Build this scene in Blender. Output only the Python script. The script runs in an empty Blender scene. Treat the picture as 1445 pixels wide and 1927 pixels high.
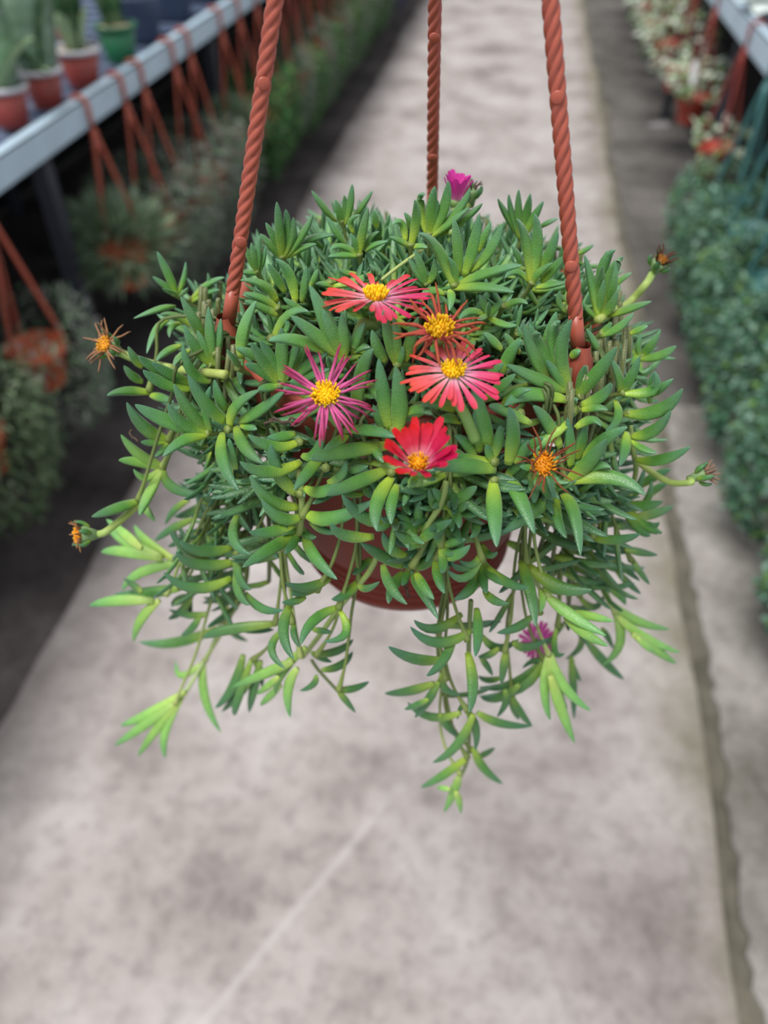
import bpy, math, random
from mathutils import Vector, Matrix

# ------------------------------------------------------------------ camera, world, sun, exposure
sc = bpy.context.scene
COL = sc.collection
F_PX, CX, CY = 1450.0, 722.5, 963.5
PITCH, YAW, CAM_H = math.radians(43.2), math.radians(8.8), 1.5
FW = Vector((-math.sin(YAW)*math.cos(PITCH), math.cos(YAW)*math.cos(PITCH), -math.sin(PITCH)))
RT = Vector((math.cos(YAW), math.sin(YAW), 0))
UP = RT.cross(FW)
CAM = Vector((0, 0, CAM_H))
cd = bpy.data.cameras.new('camera')
co = bpy.data.objects.new('camera', cd); COL.objects.link(co)
co.matrix_world = Matrix.Translation(CAM) @ Matrix((RT, UP, -FW)).transposed().to_4x4()
cd.sensor_fit = 'VERTICAL'; cd.sensor_height = 24.0
cd.lens = 24.0*F_PX/1927.0
cd.clip_start = 0.01; cd.clip_end = 100
cd.dof.use_dof = True
cd.dof.focus_distance = 0.335
cd.dof.aperture_fstop = (cd.lens/1000.0)/0.0052
sc.camera = co

world = bpy.data.worlds.new('overcast_sky'); sc.world = world
world.use_nodes = True
bg = world.node_tree.nodes['Background']
bg.inputs[0].default_value = (0.90, 0.95, 1.0, 1); bg.inputs[1].default_value = 0.58
sd = bpy.data.lights.new('sun_through_cloud', 'SUN'); sd.energy = 2.9; sd.angle = math.radians(32)
sd.color = (1.0, 0.97, 0.92)
so = bpy.data.objects.new('sun_through_cloud', sd); COL.objects.link(so)
so.rotation_euler = Vector((0.25, 0.35, -1.0)).to_track_quat('-Z', 'Y').to_euler()
so.location = (0, 0, 6)
vs = sc.view_settings
vs.view_transform = 'Standard'; vs.look = 'None'; vs.gamma = 1.0; vs.use_curve_mapping = False
vs.exposure = 0.32

rnd = random.Random(7)
U = rnd.uniform

# ------------------------------------------------------------------ pixel helpers
def ray(x, y): return FW + RT*((x-CX)/F_PX) - UP*((y-CY)/F_PX)
def at_depth(x, y, d): return CAM + ray(x, y)*d
def at_z(x, y, z): r = ray(x, y); return CAM + r*((z-CAM_H)/r.z)
def at_x(x, y, X): r = ray(x, y); return CAM + r*(X/r.x)
def proj(P):
    v = P-CAM; d = v.dot(FW)
    return CX+F_PX*v.dot(RT)/d, CY-F_PX*v.dot(UP)/d, d
def in_poly(x, y, poly):
    c = False; j = len(poly)-1
    for i in range(len(poly)):
        xi, yi = poly[i]; xj, yj = poly[j]
        if (yi > y) != (yj > y) and x < (xj-xi)*(y-yi)/(yj-yi)+xi: c = not c
        j = i
    return c

# ------------------------------------------------------------------ materials
def new_mat(name, rough=0.5, spec=0.5):
    m = bpy.data.materials.new(name); m.use_nodes = True
    nt = m.node_tree; b = nt.nodes['Principled BSDF']
    b.inputs['Roughness'].default_value = rough
    b.inputs['Specular IOR Level'].default_value = spec
    return m, nt, b
def noise(nt, scale, detail=4, rough=0.55, coord='Object'):
    tc = nt.nodes.new('ShaderNodeTexCoord'); n = nt.nodes.new('ShaderNodeTexNoise')
    n.inputs['Scale'].default_value = scale; n.inputs['Detail'].default_value = detail
    n.inputs['Roughness'].default_value = rough
    nt.links.new(tc.outputs[coord], n.inputs['Vector']); return n
def ramp(nt, src, stops):
    r = nt.nodes.new('ShaderNodeValToRGB'); e = r.color_ramp.elements
    while len(e) < len(stops): e.new(0.5)
    for k, (p, c) in enumerate(stops): e[k].position = p; e[k].color = (*c, 1)
    nt.links.new(src, r.inputs[0]); return r
def mix(nt, kind, fac, a, b):
    m = nt.nodes.new('ShaderNodeMix'); m.data_type = 'RGBA'; m.blend_type = kind
    for s, v in ((0, fac), (6, a), (7, b)):
        if hasattr(v, 'node'): nt.links.new(v, m.inputs[s])
        elif s == 0: m.inputs[0].default_value = v
        else: m.inputs[s].default_value = (*v, 1)
    return m.outputs[2]
def bump(nt, b, src, strength, dist):
    n = nt.nodes.new('ShaderNodeBump'); n.inputs['Strength'].default_value = strength
    n.inputs['Distance'].default_value = dist
    nt.links.new(src, n.inputs['Height']); nt.links.new(n.outputs[0], b.inputs['Normal'])
def plain(name, col, rough=0.5, var=0.12, scale=30, bstr=0.0, bdist=0.001, spec=0.5, metal=0.0):
    m, nt, b = new_mat(name, rough, spec)
    n = noise(nt, scale)
    lo = tuple(c*(1-var) for c in col); hi = tuple(min(1, c*(1+var)) for c in col)
    r = ramp(nt, n.outputs[0], [(0.3, lo), (0.7, hi)])
    nt.links.new(r.outputs[0], b.inputs['Base Color'])
    b.inputs['Metallic'].default_value = metal
    if bstr: bump(nt, b, n.outputs[0], bstr, bdist)
    return m
def attr_mat(name, rough=0.45, spec=0.5, sss=0.0, bscale=0, bstr=0.3, transl=0.0):
    m, nt, b = new_mat(name, rough, spec)
    a = nt.nodes.new('ShaderNodeAttribute'); a.attribute_name = 'tint'
    col = a.outputs['Color']
    n = noise(nt, 220, 3)
    r = ramp(nt, n.outputs[0], [(0.3, (0.82, 0.86, 0.82)), (0.7, (1, 1, 1))])
    c2 = mix(nt, 'MULTIPLY', 1.0, col, r.outputs[0])
    nt.links.new(c2, b.inputs['Base Color'])
    if sss:
        b.inputs['Subsurface Weight'].default_value = sss
        b.inputs['Subsurface Radius'].default_value = (0.5, 1.0, 0.25)
        b.inputs['Subsurface Scale'].default_value = 0.003
    if bscale:
        tc = nt.nodes.new('ShaderNodeTexCoord'); v = nt.nodes.new('ShaderNodeTexVoronoi')
        v.inputs['Scale'].default_value = bscale
        nt.links.new(tc.outputs['Object'], v.inputs['Vector'])
        inv = nt.nodes.new('ShaderNodeMath'); inv.operation = 'SUBTRACT'; inv.inputs[0].default_value = 1
        nt.links.new(v.outputs['Distance'], inv.inputs[1])
        bump(nt, b, inv.outputs[0], bstr, 0.0004)
    if transl:
        t = nt.nodes.new('ShaderNodeBsdfTranslucent'); nt.links.new(c2, t.inputs['Color'])
        ms = nt.nodes.new('ShaderNodeMixShader'); ms.inputs[0].default_value = transl
        out = nt.nodes['Material Output']
        nt.links.new(b.outputs[0], ms.inputs[1]); nt.links.new(t.outputs[0], ms.inputs[2])
        nt.links.new(ms.outputs[0], out.inputs['Surface'])
    return m
def concrete(name, dark, mid, light, scale=1.6, moss=False):
    m, nt, b = new_mat(name, 0.85, 0.3)
    big = noise(nt, scale, 6, 0.62); fine = noise(nt, 26, 8, 0.7); grit = noise(nt, 160, 5, 0.7)
    c = ramp(nt, big.outputs[0], [(0.30, dark), (0.48, mid), (0.68, light)]).outputs[0]
    f = ramp(nt, fine.outputs[0], [(0.30, (0.50, 0.49, 0.49)), (0.52, (0.95, 0.95, 0.95)), (0.72, (1.0, 1.0, 1.0))]).outputs[0]
    c = mix(nt, 'MULTIPLY', 0.75, c, f)
    g = ramp(nt, grit.outputs[0], [(0.3, (0.8, 0.8, 0.8)), (0.6, (1, 1, 1))]).outputs[0]
    c = mix(nt, 'MULTIPLY', 0.5, c, g)
    if moss:
        # dirt and moss that gathers along both edges of the walkway
        tc = nt.nodes.new('ShaderNodeTexCoord'); sx = nt.nodes.new('ShaderNodeSeparateXYZ')
        nt.links.new(tc.outputs['Object'], sx.inputs[0])
        for lo, hi, col, ns in ((0.36, 0.56, (0.15, 0.14, 0.085), 5.0), (-0.66, -0.98, (0.11, 0.095, 0.093), 2.6)):
            mr = nt.nodes.new('ShaderNodeMapRange'); mr.inputs[1].default_value = lo; mr.inputs[2].default_value = hi
            nt.links.new(sx.outputs[0], mr.inputs[0])
            n2 = noise(nt, ns, 5, 0.65)
            ad = nt.nodes.new('ShaderNodeMath'); ad.operation = 'MULTIPLY_ADD'; ad.inputs[1].default_value = 1.7; ad.inputs[2].default_value = -1.15
            nt.links.new(n2.outputs[0], ad.inputs[0])
            s = nt.nodes.new('ShaderNodeMath'); s.operation = 'ADD'; s.use_clamp = True
            nt.links.new(mr.outputs[0], s.inputs[0]); nt.links.new(ad.outputs[0], s.inputs[1])
            c = mix(nt, 'MIX', s.outputs[0], c, col)
    if moss:
        # pale scrape running slantwise over the concrete
        A, B_ = at_z(760, 1470, 0), at_z(380, 1927, 0); dx, dy = B_.x-A.x, B_.y-A.y; ll = math.hypot(dx, dy)
        vm = nt.nodes.new('ShaderNodeVectorMath'); vm.operation = 'DOT_PRODUCT'; vm.inputs[1].default_value = (dy/ll, -dx/ll, 0)
        nt.links.new(tc.outputs['Object'], vm.inputs[0])
        sb = nt.nodes.new('ShaderNodeMath'); sb.operation = 'SUBTRACT'; sb.inputs[1].default_value = (dy*A.x-dx*A.y)/ll
        nt.links.new(vm.outputs['Value'], sb.inputs[0])
        ab = nt.nodes.new('ShaderNodeMath'); ab.operation = 'ABSOLUTE'; nt.links.new(sb.outputs[0], ab.inputs[0])
        m1 = nt.nodes.new('ShaderNodeMapRange'); m1.inputs[1].default_value = 0.013; m1.inputs[2].default_value = 0.002; nt.links.new(ab.outputs[0], m1.inputs[0])
        m2 = nt.nodes.new('ShaderNodeMapRange'); m2.inputs[1].default_value = A.y+.05; m2.inputs[2].default_value = A.y-.1; m2.inputs[4].default_value = 0.36; nt.links.new(sx.outputs[1], m2.inputs[0])
        mu = nt.nodes.new('ShaderNodeMath'); mu.operation = 'MULTIPLY'; nt.links.new(m1.outputs[0], mu.inputs[0]); nt.links.new(m2.outputs[0], mu.inputs[1])
        c = mix(nt, 'MIX', mu.outputs[0], c, (0.56, 0.53, 0.52))
    nt.links.new(c, b.inputs['Base Color'])
    bump(nt, b, fine.outputs[0], 0.25, 0.004)
    return m

M = {}
M['path'] = concrete('pale_concrete', (0.20, 0.17, 0.165), (0.385, 0.345, 0.335), (0.52, 0.48, 0.47), 2.8, True)
M['kerb'] = concrete('grey_concrete', (0.15, 0.14, 0.12), (0.29, 0.27, 0.25), (0.42, 0.39, 0.375), 4.0)
M['dirt_shade'] = concrete('dirt_with_bench_shade', (0.06, 0.055, 0.05), (0.125, 0.115, 0.108), (0.20, 0.185, 0.175), 2.2)  # grey dirt, with the shade of the right bench put into the colour
M['seam'] = plain('dark_mossy_joint', (0.12, 0.11, 0.085), 0.95, 0.4, 14)
M['soil'] = concrete('dark_damp_earth', (0.04, 0.034, 0.035), (0.085, 0.072, 0.072), (0.15, 0.13, 0.125), 3.5)
M['galv'] = plain('galvanised_steel', (0.44, 0.57, 0.68), 0.45, 0.08, 9)
M['post'] = plain('dark_steel', (0.045, 0.05, 0.07), 0.6, 0.15, 12)
M['tray'] = plain('slate_blue_plastic', (0.11, 0.145, 0.225), 0.5, 0.15, 16)
M['black'] = plain('black_block_sheet', (0.012, 0.013, 0.016), 0.95, 0.3, 20)  # for the added light-blocking sheets behind the benches
M['terra'] = plain('terracotta_plastic', (0.36, 0.078, 0.047), 0.36, 0.06, 60, 0.05, 0.0006)
M['terra_pot'] = plain('brown_red_pot_plastic', (0.19, 0.026, 0.014), 0.5, 0.10, 40, 0.06, 0.0008, spec=0.25)
M['redpot'] = plain('red_pot_plastic', (0.42, 0.055, 0.035), 0.45, 0.10, 40)
M['orange'] = plain('orange_terracotta_plastic', (0.52, 0.10, 0.035), 0.45, 0.10, 30)
M['whiterim'] = plain('pale_plastic_rim', (0.62, 0.62, 0.66), 0.4, 0.06, 30)
M['greenpot'] = plain('green_plastic', (0.012, 0.13, 0.055), 0.4, 0.1, 30)
M['teal'] = plain('teal_plastic', (0.055, 0.17, 0.17), 0.45, 0.1, 30)
M['redstrap'] = plain('dark_red_plastic', (0.28, 0.045, 0.035), 0.45, 0.1, 30)
M['white'] = plain('white_plastic', (0.85, 0.87, 0.90), 0.5, 0.03, 30)
M['pot_soil'] = plain('dark_potting_mix', (0.035, 0.025, 0.018), 0.95, 0.6, 180, 0.9, 0.004)
M['grit'] = plain('pale_potting_grit', (0.38, 0.29, 0.20), 0.95, 0.35, 120, 0.6, 0.004)
M['leaf'] = attr_mat('succulent_leaf', 0.33, 0.55, 0.10, 1700, 0.35)
_b = M['leaf'].node_tree.nodes['Principled BSDF']
_b.inputs['Sheen Weight'].default_value = 0.22; _b.inputs['Sheen Roughness'].default_value = 0.4
M['stem'] = attr_mat('succulent_stem', 0.5, 0.4, 0.1)
M['petal'] = attr_mat('flower_petal', 0.5, 0.3, 0.0, 0, 0, 0.25)
M['dry'] = attr_mat('withered_petal', 0.75, 0.2)
M['stamen'] = attr_mat('yellow_stamens', 0.6, 0.3)
M['foliage'] = attr_mat('background_foliage', 0.5, 0.4, 0.0, 0, 0, 0.15)

# ------------------------------------------------------------------ mesh helpers
class MB:
    def __init__(s): s.v = []; s.f = []; s.c = []
    def add(s, vs_, fs_, col=None):
        o = len(s.v); s.v += [tuple(p) for p in vs_]; s.f += [tuple(i+o for i in f) for f in fs_]
        if col is None: s.c += [(1, 1, 1, 1)]*len(vs_)
        elif isinstance(col, tuple): s.c += [(*col[:3], 1)]*len(vs_)
        else: s.c += [(*c[:3], 1) for c in col]
    def box(s, lo, hi, col=None):
        (a, b, c), (d, e, f) = lo, hi
        s.add([(a,b,c),(d,b,c),(d,e,c),(a,e,c),(a,b,f),(d,b,f),(d,e,f),(a,e,f)],
              [(0,3,2,1),(4,5,6,7),(0,1,5,4),(1,2,6,5),(2,3,7,6),(3,0,4,7)], col)
    def tube(s, pts, rad, n=8, col=None, cap=True, prof=None):
        pts = [Vector(p) for p in pts]; m = len(pts); rs = rad if isinstance(rad, (list, tuple)) else [rad]*m
        ref = None; vv = []; cc = []
        for i, p in enumerate(pts):
            t = (pts[min(i+1, m-1)]-pts[max(i-1, 0)]).normalized()
            if ref is None:
                ref = Vector((0, 0, 1)) if abs(t.z) < .9 else Vector((1, 0, 0))
            ref = (ref-t*ref.dot(t)).normalized(); bi = t.cross(ref)
            for k in range(n):
                a = 2*math.pi*k/n; r = rs[i]*(prof(a, i) if prof else 1)
                vv.append(p+ref*(math.cos(a)*r)+bi*(math.sin(a)*r))
                if isinstance(col, list): cc.append(col[i])
        ff = [(i*n+k, i*n+(k+1) % n, (i+1)*n+(k+1) % n, (i+1)*n+k) for i in range(m-1) for k in range(n)]
        if cap: ff += [tuple(range(n-1, -1, -1)), tuple((m-1)*n+k for k in range(n))]
        s.add(vv, ff, cc if isinstance(col, list) else col)
    def lathe(s, prof, n=40, center=(0, 0, 0), col=None):
        c = Vector(center); m = len(prof)
        vv = [c+Vector((math.cos(2*math.pi*k/n)*r, math.sin(2*math.pi*k/n)*r, z)) for r, z in prof for k in range(n)]
        ff = [(i*n+k, i*n+(k+1) % n, (i+1)*n+(k+1) % n, (i+1)*n+k) for i in range(m-1) for k in range(n)]
        s.add(vv, ff, col)
    def mesh(s, name, mat, smooth=True):
        me = bpy.data.meshes.new(name); me.from_pydata(s.v, [], s.f); me.materials.append(M[mat] if isinstance(mat, str) else mat)
        ca = me.color_attributes.new('tint', 'FLOAT_COLOR', 'POINT')
        ca.data.foreach_set('color', [x for c in s.c for x in c])
        if smooth: me.polygons.foreach_set('use_smooth', [True]*len(me.polygons))
        me.update(); return me
    def obj(s, name, mat, parent=None, smooth=True):
        o = bpy.data.objects.new(name, s.mesh(name, mat, smooth)); COL.objects.link(o)
        if parent: o.parent = parent
        return o
def tag(o, label=None, cat=None, group=None, kind=None):
    if label: o['label'] = label
    if cat: o['category'] = cat
    if group: o['group'] = group
    if kind: o['kind'] = kind
    return o
def empty(name, loc, rz=0):
    o = bpy.data.objects.new(name, None); COL.objects.link(o); o.location = loc; o.rotation_euler.z = rz
    o.empty_display_size = 0.05
    return o
def adopt(child, parent):            # keep the world placement of a part built in world coordinates
    child.parent = parent; child.matrix_parent_inverse = Matrix.Translation(-Vector(parent.location)) @ Matrix.Identity(4)
    return child
def lerp(a, b, t): return tuple(x+(y-x)*t for x, y in zip(a, b))
def bez(a, m, b, t):                 # quadratic through a, m (at .5), b
    c = m*2-(a+b)*0.5
    return a*((1-t)**2)+c*(2*t*(1-t))+b*(t*t)

# ------------------------------------------------------------------ the setting
def slab(name, x0, x1, z0, z1, mat, y0=-1.2, y1=16):
    b = MB(); b.box((x0, y0, z0), (x1, y1, z1)); o = b.obj(name, mat, None, False); tag(o, kind='structure'); return o
def wavy_slab(name, x0, x1, z0, z1, mat, amp, seed, left=True, right=True, ya=-1.2, yb=16.0):
    r = random.Random(seed); n = 120; b = MB(); vv = []
    for i in range(n+1):
        y = ya+(yb-ya)*i/n
        d = amp*(math.sin(y*2.1+seed)+0.6*math.sin(y*5.3+2*seed))*0.5+r.uniform(-amp, amp)*0.5
        e = amp*(math.sin(y*1.7+3*seed)+0.6*math.sin(y*6.1+seed))*0.5+r.uniform(-amp, amp)*0.4
        xa = x0+(d if left else 0); xb = x1+(e if right else 0)
        vv += [(xa, y, z0), (xb, y, z0), (xb, y, z1), (xa, y, z1)]
    ff = []
    for i in range(n):
        a = 4*i; c = a+4
        ff += [(a+3, a+2, c+2, c+3), (a, a+3, c+3, c), (a+2, a+1, c+1, c+2)]
    ff += [(0, 1, 2, 3), (4*n+3, 4*n+2, 4*n+1, 4*n)]
    b.add(vv, ff); o = b.obj(name, mat, None, False); tag(o, kind='structure'); return o
soil_g = slab('floor', -6, 6, -0.08, -0.035, 'soil')
path = wavy_slab('floor_walkway', -0.98, 0.548, -0.034, 0.0, 'path', 0.020, 1.3)
seam = slab('trim_1', 0.52, 0.64, -0.034, -0.018, 'seam')
kerb = wavy_slab('floor_side_strip', 0.585, 1.05, -0.034, -0.004, 'kerb', 0.020, 4.1, right=False, yb=2.25)
dirt_shade = wavy_slab('floor_dirt_shade_strip', 0.585, 1.05, -0.034, -0.008, 'dirt_shade', 0.030, 2.2, right=False, ya=2.25)  # far part of the strip: dirt plus painted bench shade

# ------------------------------------------------------------------ benches
def rot_copy(me, name, parent, loc, rz=0, sc_=1.0):
    o = bpy.data.objects.new(name, me); COL.objects.link(o); o.parent = parent
    o.location = loc; o.rotation_euler.z = rz; o.scale = (sc_,)*3; return o
def bench(x_face, sgn, z0, z1, y0, y1, label):
    root = empty('plant_bench', (x_face, y0, 0))
    L = y1-y0
    r = MB()                                        # folded steel rail: face, lip, return
    xs = lambda d: sgn*d
    def bx(a, b, zz0, zz1, mb):
        lo, hi = sorted((xs(a), xs(b))); mb.box((lo, 0, zz0), (hi, L, zz1))
    bx(0, 0.004, z0, z1, r); bx(0, 0.035, z1-0.004, z1, r); bx(0, 0.03, z0, z0+0.004, r); bx(0.033, 0.036, z1-0.02, z1, r)
    r.obj('rail', 'galv', root, False)
    t = MB(); bx(0.036, 1.3, z1-0.055, z1-0.045, t); t.obj('bench_top', 'tray', root, False)
    rib = MB(); bx(0.037, 1.3, z1-0.0449, z1-0.032, rib)
    rib = MB(); lo, hi = sorted((xs(0.04), xs(1.29))); rib.box((lo, -0.012, z1-0.045), (hi, 0.012, z1-0.030))
    me = rib.mesh('tray_rib', 'tray', False)
    for k in range(int(L/0.12)): rot_copy(me, 'tray_rib', root, (0, 0.06+k*0.12, 0))
    lg = MB(); lg.box((-0.022, -0.022, -0.034), (0.022, 0.022, z1-0.056)); lme = lg.mesh('leg', 'post', False)
    for k in range(int(L/1.45)+1):
        for d in (0.09, 1.2): rot_copy(lme, 'leg', root, (xs(d), 0.13+k*1.45+ (0 if sgn < 0 else 0.5), 0))
    sk = MB(); bx(1.27, 1.28, -0.03, z1-0.056, sk); sk.obj('light_block_sheet', 'black', root, False)  # added sheet at the back, keeps sideways sky light from under the bench
    tag(root, label, 'bench'); return root
bench(-1.18, -1, 0.798, 0.872, -1.0, 14, 'long nursery bench with pale galvanised rail left of the walkway')
bench(0.85, 1, 0.772, 0.862, -1.0, 14, 'long nursery bench with galvanised rail right of the walkway')

# ------------------------------------------------------------------ the hanging planter in front
PC = Vector((-0.041, 0.356, 1.307))       # centre of the pot's rim
PR = 0.095; POT_H = 0.168; TOP = PC+Vector((0, 0, 0.339))
planter = empty('hanging_planter', (PC.x, PC.y, PC.z-POT_H))
tag(planter, 'terracotta plastic hanging pot overflowing with a flowering trailing ice plant, in sharp focus', 'hanging planter')
def part(mb, name, mat, smooth=True): return adopt(mb.obj(name, mat, None, smooth), planter)
def sub(mb, name, mat, parent, smooth=True): return mb.obj(name, mat, parent, smooth)

b = MB()
prof = [(0.0, -POT_H), (0.058, -POT_H), (0.0625, -POT_H+0.002), (0.0645, -POT_H+0.006)]
for k in range(4):                        # moulded rings near the foot
    z = -POT_H+0.009+k*0.006
    prof += [(0.0655+k*0.0004, z), (0.0668+k*0.0004, z+0.0008), (0.0668+k*0.0004, z+0.0034), (0.0655+k*0.0004, z+0.0042)]
prof += [(0.0685, -POT_H+0.036), (0.077, -0.085), (0.0835, -0.034), (0.085, -0.026), (0.082, -0.02), (0.078, -0.02), (0.06, -POT_H+0.01), (0, -POT_H+0.008)]
b.lathe(prof, 64, PC); pot = part(b, 'pot', 'terra_pot')
b = MB(); b.lathe([(0.0852, -0.030), (0.0905, -0.030), (0.0925, -0.027), (0.0945, -0.004), (0.0955, -0.001), (0.094, 0.0), (0.089, 0.0), (0.0875, -0.003), (0.0835, -0.03)], 64, PC)
sub(b, 'rim', 'terra', pot)
b = MB(); b.lathe([(0.0, -0.006), (0.03, -0.005), (0.06, -0.009), (0.0868, -0.015)], 32, PC); part(b, 'soil', 'pot_soil')

# three twisted straps that meet at the hook
def strap(ang, pegs, px_rot=0.0):
    d = Vector((math.cos(ang), math.sin(ang), 0))
    P = PC+d*PR+Vector((0, 0, 0.004)); A = TOP+d*0.0015
    ax = (A-P).normalized(); L = (A-P).length
    b = MB(); n = 480; s0 = 0.022
    pts = [P+ax*(s0+(L-s0)*i/n) for i in range(n+1)]
    def prof_(a, i):
        s = (L-s0)*i/n
        w = abs(math.sin(2*(a-2*math.pi*s/0.0235)))
        return 1-0.34*(1-w)**1.5
    b.tube(pts, 0.0033, 28, None, True, prof_)
    b.tube([P+ax*0.006, P+ax*(s0+0.0015)], [0.0033, 0.0031], 20)
    o = part(b, 'strap', 'terra')
    c = MB(); tang = Vector((-d.y, d.x, 0))            # saddle clip gripping the rim
    nn = 14; vv = []
    rows = [(0.010, 0.0034, 0.0034), (0.006, 0.0045, 0.0040), (0.002, 0.0075, 0.0052), (-0.003, 0.0085, 0.0060), (-0.012, 0.0088, 0.0064), (-0.020, 0.0085, 0.0060), (-0.0205, 0.001, 0.001)]
    for z, wt, wd in rows:
        for k in range(nn):
            a = 2*math.pi*k/nn
            vv.append(P+Vector((0, 0, z))+tang*(math.cos(a)*wt)+d*(math.sin(a)*wd))
    c.add(vv, [(i*nn+k, i*nn+(k+1) % nn, (i+1)*nn+(k+1) % nn, (i+1)*nn+k)[::-1] for i in range(len(rows)-1) for k in range(nn)])
    sub(c, 'rim_clip', 'terra', o)
    for s in pegs:
        p = P+ax*s; toc = (CAM+Vector((0, 0.05, -0.1))-p); toc = (toc-ax*toc.dot(ax)).normalized()
        g = MB(); g.tube([p, p+toc*0.0035, p+toc*0.0038], [0.0025, 0.0025, 0.0021], 18); sub(g, 'peg', 'terra', o)
    return o
strap(math.radians(210), (0.0465, 0.1095, 0.172, 0.235))
strap(math.radians(-30), (0.0455, 0.109, 0.172, 0.235))
strap(math.radians(90), (0.0450, 0.1075, 0.170, 0.233))
b = MB()
b.tube([TOP+Vector((0, 0, -0.016)), TOP+Vector((0, 0, -0.012)), TOP+Vector((0, 0, 0.004)), TOP+Vector((0, 0, 0.014)), TOP+Vector((0, 0, 0.018))], [0.007, 0.011, 0.0115, 0.007, 0.004], 20)
b.tube([TOP+Vector((0.022*math.sin(a)*1.0, 0, 0.052-0.022*math.cos(a)+0.0)) if a > 0 else TOP+Vector((0, 0, 0.014+0.016*(1+a))) for a in [-1, -0.5]+[0.05+k*0.28 for k in range(17)]], 0.0035, 12)
part(b, 'hook', 'terra')

# where a traced pixel lies: on the rounded canopy of the plant, or on the curtain of shoots that hangs below it
EC = PC+Vector((0, 0, -0.042)); ER = Vector((0.126, 0.126, 0.084)); CYL = 0.112
def canopy(x, y, hang=False, lift=1.0):
    r = ray(x, y)
    if not hang:
        q = Vector(((CAM.x-EC.x)/ER.x, (CAM.y-EC.y)/ER.y, (CAM.z-EC.z)/ER.z))/lift
        d = Vector((r.x/ER.x, r.y/ER.y, r.z/ER.z))/lift
        a, bb, c = d.dot(d), q.dot(d), q.dot(q)-1
        D = bb*bb-a*c
        if D >= 0: return CAM+r*((-bb-math.sqrt(D))/a)
        if y < 860: return CAM+r*(-bb/a)
    qx, qy = CAM.x-PC.x, CAM.y-PC.y
    a, bb, c = r.x**2+r.y**2, qx*r.x+qy*r.y, qx*qx+qy*qy-(CYL*lift)**2
    D = bb*bb-a*c
    t = (-bb-math.sqrt(D))/a if D >= 0 else -bb/a
    return CAM+r*t
def outward(P):
    v = P-EC; return Vector((v.x/ER.x**2, v.y/ER.y**2, v.z/ER.z**2)).normalized()

C_BASE, C_MID, C_TIP = (0.40, 0.53, 0.050), (0.125, 0.305, 0.060), (0.110, 0.265, 0.140)
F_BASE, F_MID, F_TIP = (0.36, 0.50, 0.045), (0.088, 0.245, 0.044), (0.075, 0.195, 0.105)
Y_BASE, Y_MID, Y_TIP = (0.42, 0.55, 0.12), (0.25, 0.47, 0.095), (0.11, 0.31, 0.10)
K_BASE, K_MID, K_TIP = (0.26, 0.38, 0.04), (0.072, 0.195, 0.048), (0.052, 0.155, 0.080)  # dark set for hanging and inner leaves: canopy shade put into the colour
PROFILE = [(0, .52), (.08, .68), (.20, .88), (.34, 1.0), (.50, .98), (.65, .87), (.78, .70), (.88, .50), (.95, .29), (.985, .13), (1, .02)]
def leaf_geo(mb, B, Mi, T, w, flag, n=8, hint=None, prof=PROFILE):
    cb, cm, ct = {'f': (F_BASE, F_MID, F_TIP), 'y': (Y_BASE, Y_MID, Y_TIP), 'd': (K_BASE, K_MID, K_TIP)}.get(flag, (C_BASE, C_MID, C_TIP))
    g = U(0.86, 1.14); hue = U(-0.08, 0.05); k0 = U(-.08, .12)
    vv = []; cc = []
    up = hint or Vector((0, 0, 1))
    for t, pr in prof:
        p = bez(B, Mi, T, t); tg = (bez(B, Mi, T, min(1, t+.02))-bez(B, Mi, T, max(0, t-.02))).normalized()
        sd_ = tg.cross(up)
        if sd_.length < .1: sd_ = tg.cross(Vector((0.3, 1, 0.2)))
        sd_.normalize(); nm = sd_.cross(tg).normalized()
        u = max(0, min(1, (t-k0)/(.34)))
        c = lerp(cb, cm, u) if t < .5 else lerp(cm, ct, (t-.5)/.5)
        if t < .5: c = lerp(c, lerp(cb, cm, u), 1)
        c = (c[0]*g*(1+hue), c[1]*g, c[2]*g*(1-hue))
        for k in range(n):
            a = 2*math.pi*k/n
            s_, q_ = math.cos(a), math.sin(a)
            vv.append(p+sd_*(s_*w*.5*pr)+nm*(q_*w*.5*pr*(.40 if q_ > 0 else .86))); cc.append(c)
    m = len(prof)
    ff = [(i*n+k, i*n+(k+1) % n, (i+1)*n+(k+1) % n, (i+1)*n+k) for i in range(m-1) for k in range(n)]
    ff += [tuple(range(n-1, -1, -1)), tuple((m-1)*n+k for k in range(n))]
    mb.add(vv, ff, cc)

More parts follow.
